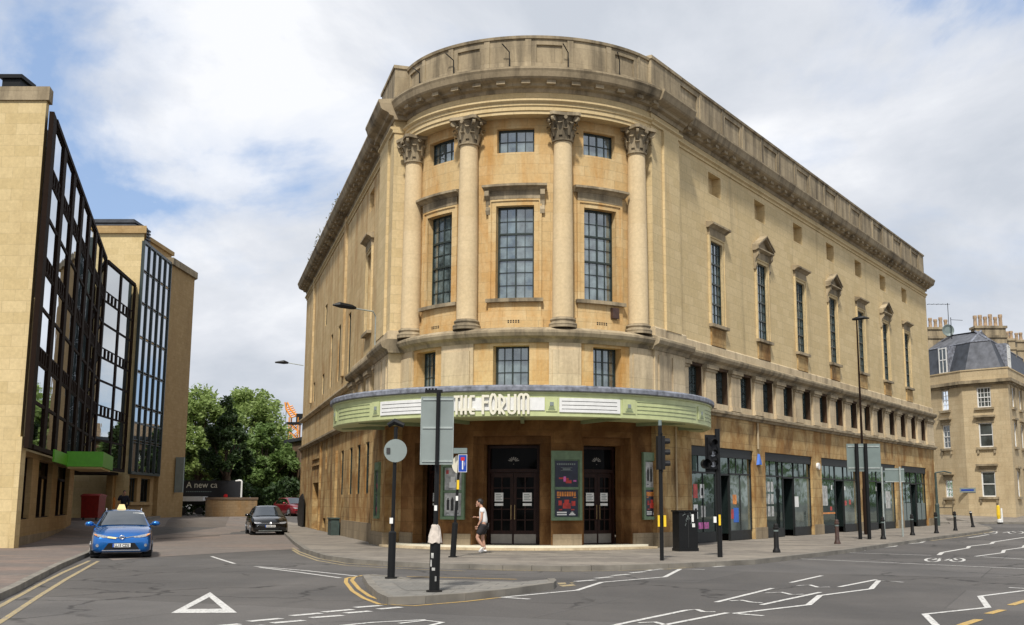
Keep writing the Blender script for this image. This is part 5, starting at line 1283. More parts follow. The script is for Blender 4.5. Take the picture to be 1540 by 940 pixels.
m = MB(); m.fbox(yz(p), -.02, .03, .046, .05, hh(p, 768), hh(p, 760)); m.build('label_plate', 'paper', T)
p = gp(681, 838); S = p.y / FPX
T = thing('dead_end_sign_post', 'leaning black post with a small blue and red dead end sign', 'sign post', p)
post(T, p, hh(p, 676), .04, hh(p, 787), .085, lean=(.17, 0))
hz = hh(p, 697); F = yz(p + Vector((.26, 0, hz)))
m = MB(); m.fbox(F, -6.5 * S, 6.5 * S, .10, .115, -13 * S, 13 * S); pl_ = m.build('sign_plate', 'sign_blue', T)
m = MB(); m.fbox(F, -.018, .018, .116, .12, -9 * S, 5 * S); m.build('sign_symbol', 'white_paint', pl_)
m = MB(); m.fbox(F, -.055, .055, .121, .125, 4 * S, 9 * S); m.build('sign_symbol_bar', 'sign_red', pl_)
m = MB()
for (a, b, c, d) in ((-6.5, 6.5, 12.4, 13), (-6.5, 6.5, -13, -12.4), (-6.5, -5.9, -12.4, 12.4), (5.9, 6.5, -12.4, 12.4)): m.fbox(F, a * S, b * S, .1155, .119, c * S, d * S)
m.build('sign_border', 'white_paint', pl_)
m = MB(); c = p + Vector((.12, .05, hh(p, 698))); m.tube([c, c + Vector((.01, .012, 0))], 13.5 * S, 24); m.build('disc_plate', 'cream_paint', T)
m = MB(); m.fbox(yz(p + Vector((.18, 0, 0))), -.2, .2, -.1, .08, hh(p, 682), hh(p, 674)); m.build('light_head', 'sign_grey', T)
m = MB(); m.fbox(yz(p + Vector((.12, 0, 0))), -.03, .04, .03, .07, hh(p, 736), hh(p, 722)); m.build('yellow_plate', 'yellow_box', T)
m = MB(); m.fbox(yz(p + Vector((.10, 0, 0))), -.035, .035, .041, .045, hh(p, 753), hh(p, 746)); m.build('label_plate', 'paper', T)
# traffic signals
def signal_head(T, c, ang, lit=None):
    """black three-aspect head centred at c, facing direction ang"""
    f = Vector((math.cos(ang), math.sin(ang), 0)); s_ = Vector((-f.y, f.x, 0)); Mh = lambda s, d, z: c + s_ * s + f * d + Vector((0, 0, z))
    m = MB(); m.fbox(Mh, -.14, .14, -.12, .08, -.47, .47); m.fbox(Mh, -.2, .2, -.02, .0, -.55, .55); hd = m.build('signal_head', 'plastic_black', T)
    for k in range(3):
        z = .31 - k * .31; cc = Mh(0, .08, z)
        g = MB(); n = 12; i0 = 0
        for (d, r) in ((0, .105), (.16, .105)):
            for j in range(n): a = R_(-30 + 240 * j / (n - 1)); g.v.append(cc + s_ * (math.cos(a) * r) + Vector((0, 0, math.sin(a) * r)) + f * d)
        for j in range(n - 1): g.f.append([j, j + 1, n + j + 1, n + j]); g.uv.append(None)
        g.build('hood', 'plastic_black', hd)
        g = MB(); g.tube([cc, cc + f * .02], .098, 16); g.build('lens', 'lens' if k else 'plastic_black', hd)
    return hd
p = gp(995.5, 843)
T = thing('traffic_signal', 'slim black traffic signal post turned sideways in front of the theatre pillar', 'traffic signal', p)
post(T, p, hh(p, 640), .055)
signal_head(T, p + Vector((.03, .06, hh(p, 681))), R_(8))
m = MB(); m.tube([p + Vector((0, 0, hh(p, 640))), p + Vector((0, 0, hh(p, 632)))], .05, 8); m.build('post_cap', 'sign_grey', T)
m = MB(); F = yz(p); m.fbox(F, -.1, -.05, -.08, .06, hh(p, 792), hh(p, 775)); m.fbox(F, .06, .13, -.08, .06, hh(p, 792), hh(p, 775)); m.build('push_button_box', 'yellow_box', T)
p = gp(1083, 838)
T = thing('traffic_signal', 'black traffic signal with round lenses facing the road before the first shop window', 'traffic signal', p)
post(T, p, hh(p, 645), .075)
signal_head(T, p + Vector((-.2, -.05, hh(p, 682))), R_(-68))
m = MB(); c = p + Vector((-.42, -.14, hh(p, 698))); m.tube([c, c + Vector((.06, -.14, 0))], [.14, .15], 16, caps=False); m.tube([c, c + Vector((.02, -.02, 0))], .12, 12); m.build('signal_hood', 'plastic_black', T)
m = MB(); F = yz(p); m.fbox(F, -.17, -.09, -.06, .06, hh(p, 786), hh(p, 777)); m.build('push_button_box', 'paper', T)
m = MB(); m.fbox(F, -.03, .03, .078, .1, hh(p, 790), hh(p, 774)); m.build('yellow_plate', 'yellow_box', T)
# cabinet / litter bin
p = gp(1038, 829); 
T = thing('utility_cabinet', 'black roadside cabinet covered with stickers and graffiti against the theatre wall', 'cabinet', p)
F = frame_at((p.x - .2, p.y - .1, 0), R_(20))
m = MB(); m.fbox(F, -.18, .5, -.5, 0, 0, 1.28); m.fbox(F, -.21, .53, -.53, .03, 1.283, 1.33); m.fbox(F, -.2, .52, -.52, .02, -.0, .1); cb = m.build('cabinet_body', 'black_metal', T)
m = MB(); m.fbox(F, .155, .165, .0, .004, .12, 1.26); m.build('door_gap', 'ink', T)
m = MB()
rr = random.Random(8)
for k in range(9):
    x = rr.uniform(-.12, .42); z = rr.uniform(.75, 1.15); pts = [F(x + rr.uniform(-.05, .05), .006, z + j * .04 + rr.uniform(-.02, .02)) for j in range(4)]; m.tube(pts, .006, 4)
m.build('graffiti', 'sign_pale', T)
m = MB(); m.fbox(F, .28, .36, .003, .006, .95, 1.2); m.fbox(F, .3, .4, .003, .006, .78, .9); m.build('sticker', 'paper', T)
# bollards
def bollard(x, y, ytop, label, mat='black_iron', lean=0, band=True, group='black bollards along the pavement edge'):
    p = gp(x, y); h = hh(p, ytop, x); T = thing('bollard', label, 'bollard', p, group)
    m = MB(); r = .085; m.lathe((p.x, p.y), [(r * 1.5, p.z), (r * 1.5, p.z + .05), (r * 1.15, p.z + .12), (r, p.z + .16), (r * .88, p.z + h * .8), (r * 1.15, p.z + h * .82), (r * 1.15, p.z + h * .86), (r * .85, p.z + h * .88), (r * .95, p.z + h * .94), (r * .75, p.z + h * .98), (r * .3, p.z + h)], 14)
    if lean: m.v = [v + Vector((lean * (v.z - p.z), 0, 0)) for v in m.v]
    b = m.build('bollard_post', mat, T, smooth=True)
    m = MB(); zz = p.z + h * (.72 if band else .9); m.lathe((p.x, p.y), [(r * .93, zz), (r * .95, zz + .05)], 14)
    if lean: m.v = [v + Vector((lean * (v.z - p.z), 0, 0)) for v in m.v]
    m.build('reflective_band', 'sign_grey' if band else 'white_paint', T)
bollard(1168, 831, 787, 'black bollard nearest the camera in front of the second shop')
bollard(1259.5, 818, 781, 'rusty brown bollard in front of the third shop window', 'brown_iron')
bollard(1328.5, 811, 777, 'black bollard between the big sign posts and the small grey sign')
bollard(1372.5, 805, 773, 'black bollard in front of the fourth shop, right of the small grey sign')
bollard(1408.5, 802, 770, 'black bollard beside the thin green post at the theatre corner')
bollard(1437, 798, 769, 'black bollard standing on the kerb just past the theatre corner')
bollard(1463.5, 793, 768.5, 'leaning black bollard with a white top, last one on the pavement tip', lean=-.12, band=False)
# big sign from behind on two posts
p0, p1 = gp(1294, 811), gp(1316, 812); p1.y = p0.y; S = p0.y / FPX
T = thing('road_sign', 'large square sign board seen from behind on two black posts', 'road sign', p0)
for q in (p0, p1): post(T, q, hh(q, 667, 1300), .085)
a = aty(1274.5, 667, p0.y); b = aty(1327.5, 709, p0.y); F = lambda s, d, z: Vector((s, p0.y + .1 - d, z))
m = MB(); m.fbox(F, a.x, b.x, -.14, -.115, b.z, a.z); bd = m.build('sign_board', 'sign_grey', T)
for z in (a.z - .12, b.z + .16):
    m = MB(); m.fbox(F, a.x + .05, b.x - .05, -.113, -.09, z - .03, z + .03); m.build('sign_rail', 'galvanised', bd)
m = MB(); 
for q in (p0, p1): m.tube([Vector((q.x, p0.y - .12, b.z - .1)), Vector((q.x, p0.y - .12, a.z))], .085, 10)
for o in [o for o in bd.children]: pass
p0, p1 = gp(1330.5, 807), gp(1358, 807); p1.y = p0.y
T = thing('road_sign', 'small grey sign panel from behind on two thin galvanised legs', 'road sign', p0)
for q in (p0, p1): post(T, q, hh(q, 702, 1340), .045, mat='galvanised')
a = aty(1331, 704, p0.y); b = aty(1361, 725, p0.y)
m = MB(); m.fbox(lambda s, d, z: Vector((s, p0.y - d, z)), a.x, b.x, -.1, -.06, b.z, a.z); bd = m.build('sign_board', 'sign_grey', T)
F = lambda s, d, z: Vector((s, p0.y - d, z))
for z in (a.z - .06, b.z + .02): m = MB(); m.fbox(F, a.x, b.x, -.058, -.045, z - .02, z + .02); m.build('sign_rail', 'galvanised', bd)
# lamp columns
p = gp(1302.5, 804); Y = p.y
T = thing('lamp_column', 'tall dark lamp column rising in front of the theatre side windows', 'street lamp', p)
zt = hh(p, 481, 1300); lx = .05
m = MB(); m.tube([p, p + Vector((0, 0, 2.2)), p + Vector((0, 0, 2.3)), p + Vector((0, 0, zt))], [.10, .10, .07, .04], 12); m.build('lamp_post', 'brown_metal', T, smooth=True)
t = p + Vector((0, 0, zt)); m = MB(); m.tube([t, t + Vector((.15, -.05, .04))], .035, 8); m.build('lamp_arm', 'brown_metal', T)
m = MB(); m.tube([t + Vector((-.2, .1, .03)), t + Vector((0, 0, .06)), t + Vector((.35, -.1, .1)), t + Vector((.62, -.15, .06))], [.05, .1, .09, .03], 8); m.build('lamp_head', 'black_metal', T, smooth=True)
p = gp(1411, 791)
T = thing('lamp_column', 'short green post with a sideways arm at the far theatre corner', 'street lamp', p)
zt = hh(p, 711, 1411); m = MB(); m.tube([p, p + Vector((0, 0, 1.4)), p + Vector((0, 0, 1.5)), p + Vector((0, 0, zt))], [.14, .14, .09, .07], 10); m.build('lamp_post', 'teal_door', T)
m = MB(); m.tube([p + Vector((0, 0, zt)), p + Vector((.6, 0, zt + .1)), p + Vector((1.1, 0, zt - .02))], .05, 6); m.build('lamp_arm', 'teal_door', T)
p = aty(1503, 779, 82.5); p.z = gz(p.x, p.y)
T = thing('keep_left_bollard', 'yellow and white plastic bollard on the kerb by the georgian house', 'bollard', p)
m = MB(); m.lathe((p.x, p.y), [(.16, p.z), (.16, p.z + .2), (.1, p.z + .24)], 10); m.build('foot', 'white_paint', T)
m = MB(); m.lathe((p.x - .05, p.y), [(.1, p.z + .24), (.14, p.z + .5), (.12, p.z + 1.15), (.05, p.z + 1.2)], 10); m.build('shell', 'yellow_box', T)
m = MB(); m.lathe((p.x + .18, p.y), [(.07, p.z), (.08, p.z + .5), (.06, p.z + 1.0)], 10); m.build('rear_shell', 'white_paint', T)
p = ML(14.95, .35, 0)
T = thing('green_cabinet', 'small dark green box on the pavement against the theatre flank', 'cabinet', p)
m = MB(); m.fbox(ML, 14.2, 15.6, .1, .5, 0.003, .78); m.fbox(ML, 14.15, 15.65, .08, .54, .783, .84); m.build('cabinet_body', 'teal_door', T)
p = ML(35, .1, 0)
T = thing('iron_gate_leaf', 'tall pointed black metal leaf leaning at the far end of the theatre flank', 'gate', p)
m = MB(); pts = [(33.2, .02), (33.2, 1.8), (34.2, 2.15), (36.2, 1.9), (37.2, 1.2), (37.2, .5), (36.4, .02)]
i0 = 0; m.v = [ML(s, .12, z) for s, z in pts] + [ML(s, .2, z) for s, z in pts]; k = len(pts)
m.f = [list(range(k)), list(range(k, 2 * k))] + [[j, (j + 1) % k, k + (j + 1) % k, k + j] for j in range(k)]; m.uv = [None] * len(m.f); m.build('gate_panel', 'black_iron', T)
# red waste container at the office entrance
p = gp(140, 780, 0); Y = 66.0; a = aty(127.5, 747, Y); b = aty(152.5, 779, Y)
p = Vector(((a.x + b.x) / 2, Y, gz((a.x + b.x) / 2, Y)))
T = thing('waste_container', 'big red wheeled waste container by the office entrance', 'bin', p)
w_ = (b.x - a.x); hgt = a.z - p.z
m = MB(); F = yz(p); i0 = 0
vs = [(-w_ * .46, .45, .12), (w_ * .46, .45, .12), (w_ * .46, -.45, .12), (-w_ * .46, -.45, .12), (-w_ / 2, .5, hgt), (w_ / 2, .5, hgt), (w_ / 2, -.5, hgt), (-w_ / 2, -.5, hgt)]
m.v = [F(*v) for v in vs]; m.f = [[0, 1, 2, 3], [4, 5, 6, 7], [0, 1, 5, 4], [1, 2, 6, 5], [2, 3, 7, 6], [3, 0, 4, 7]]; m.uv = [None] * 6; m.build('tub', 'skip_red_shaded', T)
m = MB(); m.sweep(lambda s, d, z: F(s, d, z), -w_ / 2 - .03, w_ / 2 + .03, [(.54, hgt), (.54, hgt + .06), (.2, hgt + .16), (-.54, hgt + .1), (-.54, hgt)]); m.build('lid', 'skip_red_shaded', T)
for x in (-.35, .35):
    m = MB(); m.tube([F(x * w_, .45, .08), F(x * w_ + .06, .45, .08)], .08, 10); m.build('wheel', 'tyre', T)
# ------------------------------------------------------------------ cars
def car(name, label, paint_, P_, roof_rails=False, taxi=False, plate=None, kind='auris'):
    T = thing(name, label, 'car', (0, 0, 0), local=True)
    L, W, H = P_['L'], P_['W'], P_['H']; y0 = -L / 2; k = W / 1.76
    st = [(0.0, .66, .26, .60), (.05, .76, .20, .68), (.18, .83, .18, .76), (.5, .87, .17, .86), (.95, .88, .17, .945), (1.25, .88, .17, .97), (1.9, .88, .17, .975), (2.8, .88, .17, .99), (3.6, .88, .18, 1.0), (L - .25, .84, .22, .97), (L - .05, .78, .3, .9), (L, .68, .38, .75)]
    m = MB(); prof_n = None; rings = []
    for (t, w_, zb, zt) in st:
        w_ *= k; cr = .03 if t > .1 else .0
        half = [(0, zb), (w_ * .9, zb), (w_ * .985, zb + .08), (w_, zb + (zt - zb) * .45), (w_ * .985, zt - (zt - zb) * .22), (w_ * .94, zt - .035), (w_ * .86, zt), (w_ * .45, zt + cr), (0, zt + cr * 1.25)]
        ring = half + [(-x, z) for x, z in half[-2:0:-1]]; rings.append([(x, y0 + t, z) for x, z in ring])
    n = len(rings[0]); m.v = [Vector(p) for r in rings for p in r]
    for i in range(len(rings) - 1):
        for j in range(n): j2 = (j + 1) % n; m.f.append([i * n + j, i * n + j2, (i + 1) * n + j2, (i + 1) * n + j])
    m.f.append(list(range(n))); m.f.append([(len(rings) - 1) * n + j for j in range(n)]); m.uv = [None] * len(m.f)
    body = m.build('body', paint_, T, smooth='all')
    # greenhouse
    gs = [(1.02, .80, .965), (1.3, .785, 1.12), (1.62, .77, 1.30), (1.92, .76, H - .045), (2.4, .76, H - .005), (3.0, .75, H - .01), (3.5, .74, H - .06), (3.85, .74, H - .25), (4.12, .74, 1.0)]
    gs = [(t * L / 4.28, w_, z) for t, w_, z in gs]; BZ = .93
    def sec(w_, zr):
        w_ *= k; h = zr - BZ; top = w_ - h * .36
        return [(w_, BZ), (w_ - h * .18, BZ + h * .5), (top + .015, zr - .07 * min(1, h * 3)), (top - .06, zr - .012), (top * .5, zr + .012), (0, zr + .018)]
    m = MB(); rings = []
    for (t, w_, zr) in gs:
        half = sec(w_, zr); rings.append([(x, y0 + t, z) for x, z in half] + [(-x, y0 + t, z) for x, z in half[-2::-1]])
    n = len(rings[0]); m.v = [Vector(p) for r in rings for p in r]
    for i in range(len(rings) - 1):
        for j in range(n - 1): m.f.append([i * n + j, i * n + j + 1, (i + 1) * n + j + 1, (i + 1) * n + j])
    m.uv = [None] * len(m.f); m.build('roof', paint_, T, smooth=True)
    # windscreen and rear screen follow the roof sections
    def screen(i0_, i1_, nm, inset=.9):
        m = MB(); cols_ = 8; rows_ = i1_ - i0_
        ff = [0.06 if i0_ < 3 else .1, 0]
        seq = []
        for i in range(i0_, i1_ + 1): seq.append(gs[i])
        if i0_ == 0: a, b = gs[0], gs[1]; f = .12; seq[0] = tuple(a[q] + (b[q] - a[q]) * f for q in range(3)); a, b = gs[i1_ - 1], gs[i1_]; f = .86; seq[-1] = tuple(a[q] + (b[q] - a[q]) * f for q in range(3))
        g = []
        for (t, w_, zr) in seq:
            h = zr - BZ; top = (w_ * k - h * .36) - .02
            row = []
            for c in range(cols_ + 1):
                u = -1 + 2 * c / cols_; x = u * top * .97; z = zr + .022 - .022 * abs(u) ** 2 - (.02 if abs(u) > .9 else 0)
                row.append(Vector((x, y0 + t - (.010 if i0_ == 0 else -.01), z + .008)))
            g.append(row)
        for i in range(len(g) - 1):
            for c in range(cols_): m.face([g[i][c], g[i][c + 1], g[i + 1][c + 1], g[i + 1][c]])
        return m.build(nm, 'glass_car', T, smooth='all')
    ws = screen(0, 3, 'windscreen'); screen(6, 8, 'rear_window')
    for sg in (-1, 1):
        m = MB(); pts = []
        for (t, w_, zr) in [(1.42, .78, 1.17), (1.95, .76, H - .05), (2.5, .76, H - .01), (3.1, .75, H - .02), (3.6, .74, H - .1)]:
            t *= L / 4.28; w_ *= k; h = zr - BZ; pts.append(((w_ - h * .36 * (h - .09) / h + .014), y0 + t, zr - .085))
        bot = [((.785 * k + .008), y0 + t * L / 4.28, BZ + .045) for t in (3.75, 1.2)]
        allp = pts + bot; m.face([(sg * x, y, z) for x, y, z in allp]); m.build('side_window', 'glass_car', T)
        m = MB(); x = sg * .93 * k
        m.tube([(sg * .80 * k, y0 + 1.5, 1.0), (sg * .92 * k, y0 + 1.47, 1.02)], .03, 6); m.tube([(sg * .86 * k, y0 + 1.47, 1.03), (sg * .95 * k, y0 + 1.45, 1.04), (sg * 1.06 * k, y0 + 1.46, 1.03), (sg * 1.10 * k, y0 + 1.48, 1.02)], [.05, .085, .075, .03], 10)
        m.build('wing_mirror', paint_, T, smooth='all')
        for ty in (.86, L - .80):
            yw = y0 + ty; x0 = sg * (.67 * k)
            m = MB(); m.tube([(sg * .62 * k, yw, .315), (sg * .665 * k, yw, .315), (sg * .86 * k, yw, .315), (sg * .885 * k, yw, .315)], [.29, .315, .315, .29], 22); wh = m.build('wheel', 'tyre', T)
            m = MB(); m.tube([(sg * .884 * k, yw, .315), (sg * .892 * k, yw, .315)], .20, 16)
            for q in range(5): a = q * 2 * math.pi / 5; m.tube([(sg * .893 * k, yw, .315), (sg * .895 * k, yw + .2 * math.cos(a), .315 + .2 * math.sin(a))], .022, 5)
            m.build('rim', 'alloy', wh)
            m = MB(); nn = 14
            for r_, xx in ((.345, .70), (.345, .885)):
                for j in range(nn + 1): a = R_(-12 + 204 * j / nn); m.v.append(Vector((sg * xx * k, yw + r_ * math.cos(a), .33 + r_ * math.sin(a))))
            for j in range(nn): m.f.append([j, j + 1, nn + 2 + j, nn + 1 + j])
            m.uv = [None] * len(m.f); 
            m.fbox(lambda s, d, z: Vector((sg * s, yw + d, z)), .6 * k, .878 * k, -.30, .30, .05, .10)
            m.build('wheel_arch', 'plastic_black', T)
    def tf(x, z):
        x = abs(x) / k; a = 0 if x < .6 else (x - .6) / .18 * .05 if x < .78 else .05 + (x - .78) / .08 * .2
        b = 0 if z < .58 else (z - .58) / .1 * .05 if z < .68 else .05 + (z - .68) / .1 * .16 if z < .78 else .21 + (z - .78) * 3
        return y0 + max(a, b) - .004
    def patch(nm, mat, poly, parent=None, th=.02, lift=.0):
        m = MB(); c = len(poly)
        m.v = [Vector((x, tf(x, z) - th - lift, z)) for x, z in poly] + [Vector((x, tf(x, z) + .08, z)) for x, z in poly]
        m.f = [list(range(c))] + [[j, (j + 1) % c, c + (j + 1) % c, c + j] for j in range(c)]; m.uv = [None] * len(m.f)
        return m.build(nm, mat, parent or T, smooth=False)
    if kind == 'auris':
        for sg in (-1, 1):
            hl = patch('headlight', 'lens', [(sg * a, b) for a, b in ((.34, .635), (.52, .635), (.70, .66), (.80, .72), (.84, .765), (.76, .755), (.55, .71), (.36, .665))])
            patch('indicator', 'poster_orange', [(sg * a, b) for a, b in ((.70, .675), (.78, .715), (.82, .75), (.74, .74))], hl, .025)
            fg = patch('fog_lamp', 'lens', [(sg * (.70 + .045 * math.cos(q * .785)), .40 + .05 * math.sin(q * .785)) for q in range(8)])
        patch('upper_grille', 'plastic_black', [(-.40, .665), (-.1, .61), (.1, .61), (.40, .665), (.40, .685), (.1, .645), (-.1, .645), (-.40, .685)], th=.012)
        for sg in (-1, 1): patch('grille_bar', 'chrome', [(sg * a, b) for a, b in ((.12, .628), (.42, .672), (.42, .682), (.12, .64))], th=.022)
        patch('lower_grille', 'plastic_black', [(-.52, .27), (.52, .27), (.38, .47), (-.38, .47)], th=.012)
        patch('bumper_trim', 'chrome', [(-.56, .235), (.56, .235), (.54, .262), (-.54, .262)], th=.03)
        m = MB(); cx_ = [(0.075 * math.cos(a * .5236), .055 * math.sin(a * .5236)) for a in range(13)]
        m.tube([(x, y0 - .03, .645 + z) for x, z in cx_], .009, 6, caps=False); m.tube([(x * .42, y0 - .035, .648 + z * .8) for x, z in cx_], .006, 5, caps=False); m.tube([(x * .75, y0 - .035, .672 + z * .35) for x, z in cx_], .006, 5, caps=False); m.build('badge', 'chrome', T)
        patch('paper_notice', 'taxi_yellow', [(-.42, .63), (-.17, .60), (-.16, .635), (-.41, .67)], th=.04)
        m = MB(); m.fbox(lambda s, d, z: Vector((s, d, z)), .28, .62, y0 + 1.71, y0 + 1.72, H - .135, H - .10); m.build('sun_strip', 'paper', ws)
    else:
        for sg in (-1, 1):
            patch('headlight', 'lens', [(sg * a, b) for a, b in ((.46, .60), (.66, .59), (.80, .62), (.84, .70), (.62, .685), (.47, .66))])
            patch('fog_grille', 'plastic_black', [(sg * a, b) for a, b in ((.5, .3), (.74, .33), (.76, .4), (.52, .4))])
        patch('upper_grille', 'plastic_black', [(-.46, .60), (.46, .60), (.46, .655), (-.46, .655)], th=.01)
        patch('grille_bar', 'chrome', [(-.46, .605), (.46, .605), (.46, .614), (-.46, .614)], th=.02)
        patch('lower_grille', 'plastic_black', [(-.44, .27), (.44, .27), (.42, .39), (-.42, .39)], th=.01)
        patch('bumper_trim', 'galvanised', [(-.6, .225), (.6, .225), (.6, .24), (-.6, .24)], th=.02)
        patch('badge', 'alloy', [(.06 * math.cos(q * .5236), .628 + .06 * math.sin(q * .5236)) for q in range(12)], th=.035)
    zp = .40 if kind == 'auris' else .47
    m = MB(); m.fbox(lambda s, d, z: Vector((s, d, z)), -.26, .26, y0 - .045, y0 - .03, zp - .055, zp + .055); pb = m.build('number_plate', 'plate_white', T)
    m = MB(); m.fbox(lambda s, d, z: Vector((s, d, z)), -.26, -.215, y0 - .048, y0 - .0455, zp - .054, zp + .054); m.build('plate_band', 'plate_blue', pb)
    if plate: text('plate_lettering', plate, .11, 'ink', pb, lambda s, d, z: Vector((s, y0 - .048 - d, z)), -.20, 0, zp - .038, .003, width=.42, bold=.004)
    else:
        m = MB()
        for q in range(7): xq = -.19 + q * .058 + (.02 if q > 3 else 0); m.fbox(lambda s, d, z: Vector((s, d, z)), xq, xq + .035, y0 - .048, y0 - .0455, zp - .035, zp + .035)
        m.build('plate_lettering', 'ink', pb)
    if roof_rails:
        for sg in (-1, 1):
            m = MB(); m.tube([(sg * .53, y0 + 2.05, H - .03), (sg * .54, y0 + 2.3, H + .03), (sg * .54, y0 + 3.2, H + .03), (sg * .53, y0 + 3.5, H - .04)], .018, 6); m.build('roof_rail', 'chrome', T)
    if taxi:
        m = MB(); c = y0 + 2.3; b = [(-.24, -.09), (.24, -.09), (.24, .09), (-.24, .09)]
        m.v = [Vector((x * .6 - .08, c + y, H)) for x, y in b] + [Vector((x * .33 - .08, c + y * .5, H + .17)) for x, y in b]
        m.f = [[0, 1, 2, 3], [4, 5, 6, 7], [0, 1, 5, 4], [1, 2, 6, 5], [2, 3, 7, 6], [3, 0, 4, 7]]; m.uv = [None] * 6; m.build('taxi_sign', 'taxi_yellow', T)
    m = MB(); m.tube([(0, y0 + 1.75, H - .18), (0, y0 + 1.76, H - .13)], .03, 6); m.fbox(lambda s, d, z: Vector((s, d, z)), -.1, .1, y0 + 1.75, y0 + 1.78, H - .2, H - .14); m.build('rear_view_mirror', 'plastic_black', T)
    for sg in (-1, 1):
        m = MB(); m.tube([(sg * .1, y0 + 1.06, 1.0), (sg * .45 + .1, y0 + 1.12, 1.03)], .008, 4); m.build('wiper', 'plastic_black', T)
    return T
def place_car(T, px, py, ang, L):
    p = at(px, py, ROAD); zg = gz(p.x, p.y) + ROAD; f = Vector((math.sin(ang), -math.cos(ang)))   # nose direction
    T.location = (p.x - f.x * L / 2, p.y - f.y * L / 2, zg); T.rotation_euler = (0, 0, ang)
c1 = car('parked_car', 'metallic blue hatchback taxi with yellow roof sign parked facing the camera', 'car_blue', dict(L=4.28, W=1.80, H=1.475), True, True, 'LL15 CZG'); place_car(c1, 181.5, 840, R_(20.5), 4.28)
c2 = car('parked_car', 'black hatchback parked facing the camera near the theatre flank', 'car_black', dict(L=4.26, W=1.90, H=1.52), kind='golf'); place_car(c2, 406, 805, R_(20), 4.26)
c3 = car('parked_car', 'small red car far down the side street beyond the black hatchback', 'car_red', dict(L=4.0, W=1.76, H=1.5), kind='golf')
p = aty(430, 775, 92); c3.location = (p.x, 94, gz(p.x, 94) - .12); c3.rotation_euler = (0, 0, R_(40))
# ------------------------------------------------------------------ people
def skin(verts, edges, sub=2):
    me = bpy.data.meshes.new('t'); me.from_pydata([v[:3] for v in verts], edges, []); ob = bpy.data.objects.new('t', me); col.objects.link(ob)
    ob.modifiers.new('s', 'SKIN'); 
    for i, v in enumerate(verts):
        r = v[3]; me.skin_vertices[0].data[i].radius = (r, v[4] if len(v) > 4 else r)
    me.skin_vertices[0].data[0].use_root = True
    if sub: s = ob.modifiers.new('d', 'SUBSURF'); s.levels = sub; s.render_levels = sub
    dg = bpy.context.evaluated_depsgraph_get(); r = bpy.data.meshes.new_from_object(ob.evaluated_get(dg))
    vs = [v.co.copy() for v in r.vertices]; fs = [list(p.vertices) for p in r.polygons]
    bpy.data.objects.remove(ob); bpy.data.meshes.remove(me); bpy.data.meshes.remove(r); return vs, fs
def add(mb, vf):
    i0 = len(mb.v); mb.v += vf[0]; mb.f += [[i0 + i for i in f] for f in vf[1]]; mb.uv += [None] * len(vf[1])
def ell(c, r, n=10):
    mb = MB(); prof = [(max(.001, math.sin(math.pi * i / n)) * 1.0, -math.cos(math.pi * i / n)) for i in range(n + 1)]
    mb.lathe((0, 0), prof, 14); mb.v = [Vector((c[0] + v.x * r[0], c[1] + v.y * r[1], c[2] + v.z * r[2])) for v in mb.v]; return mb.v, mb.f
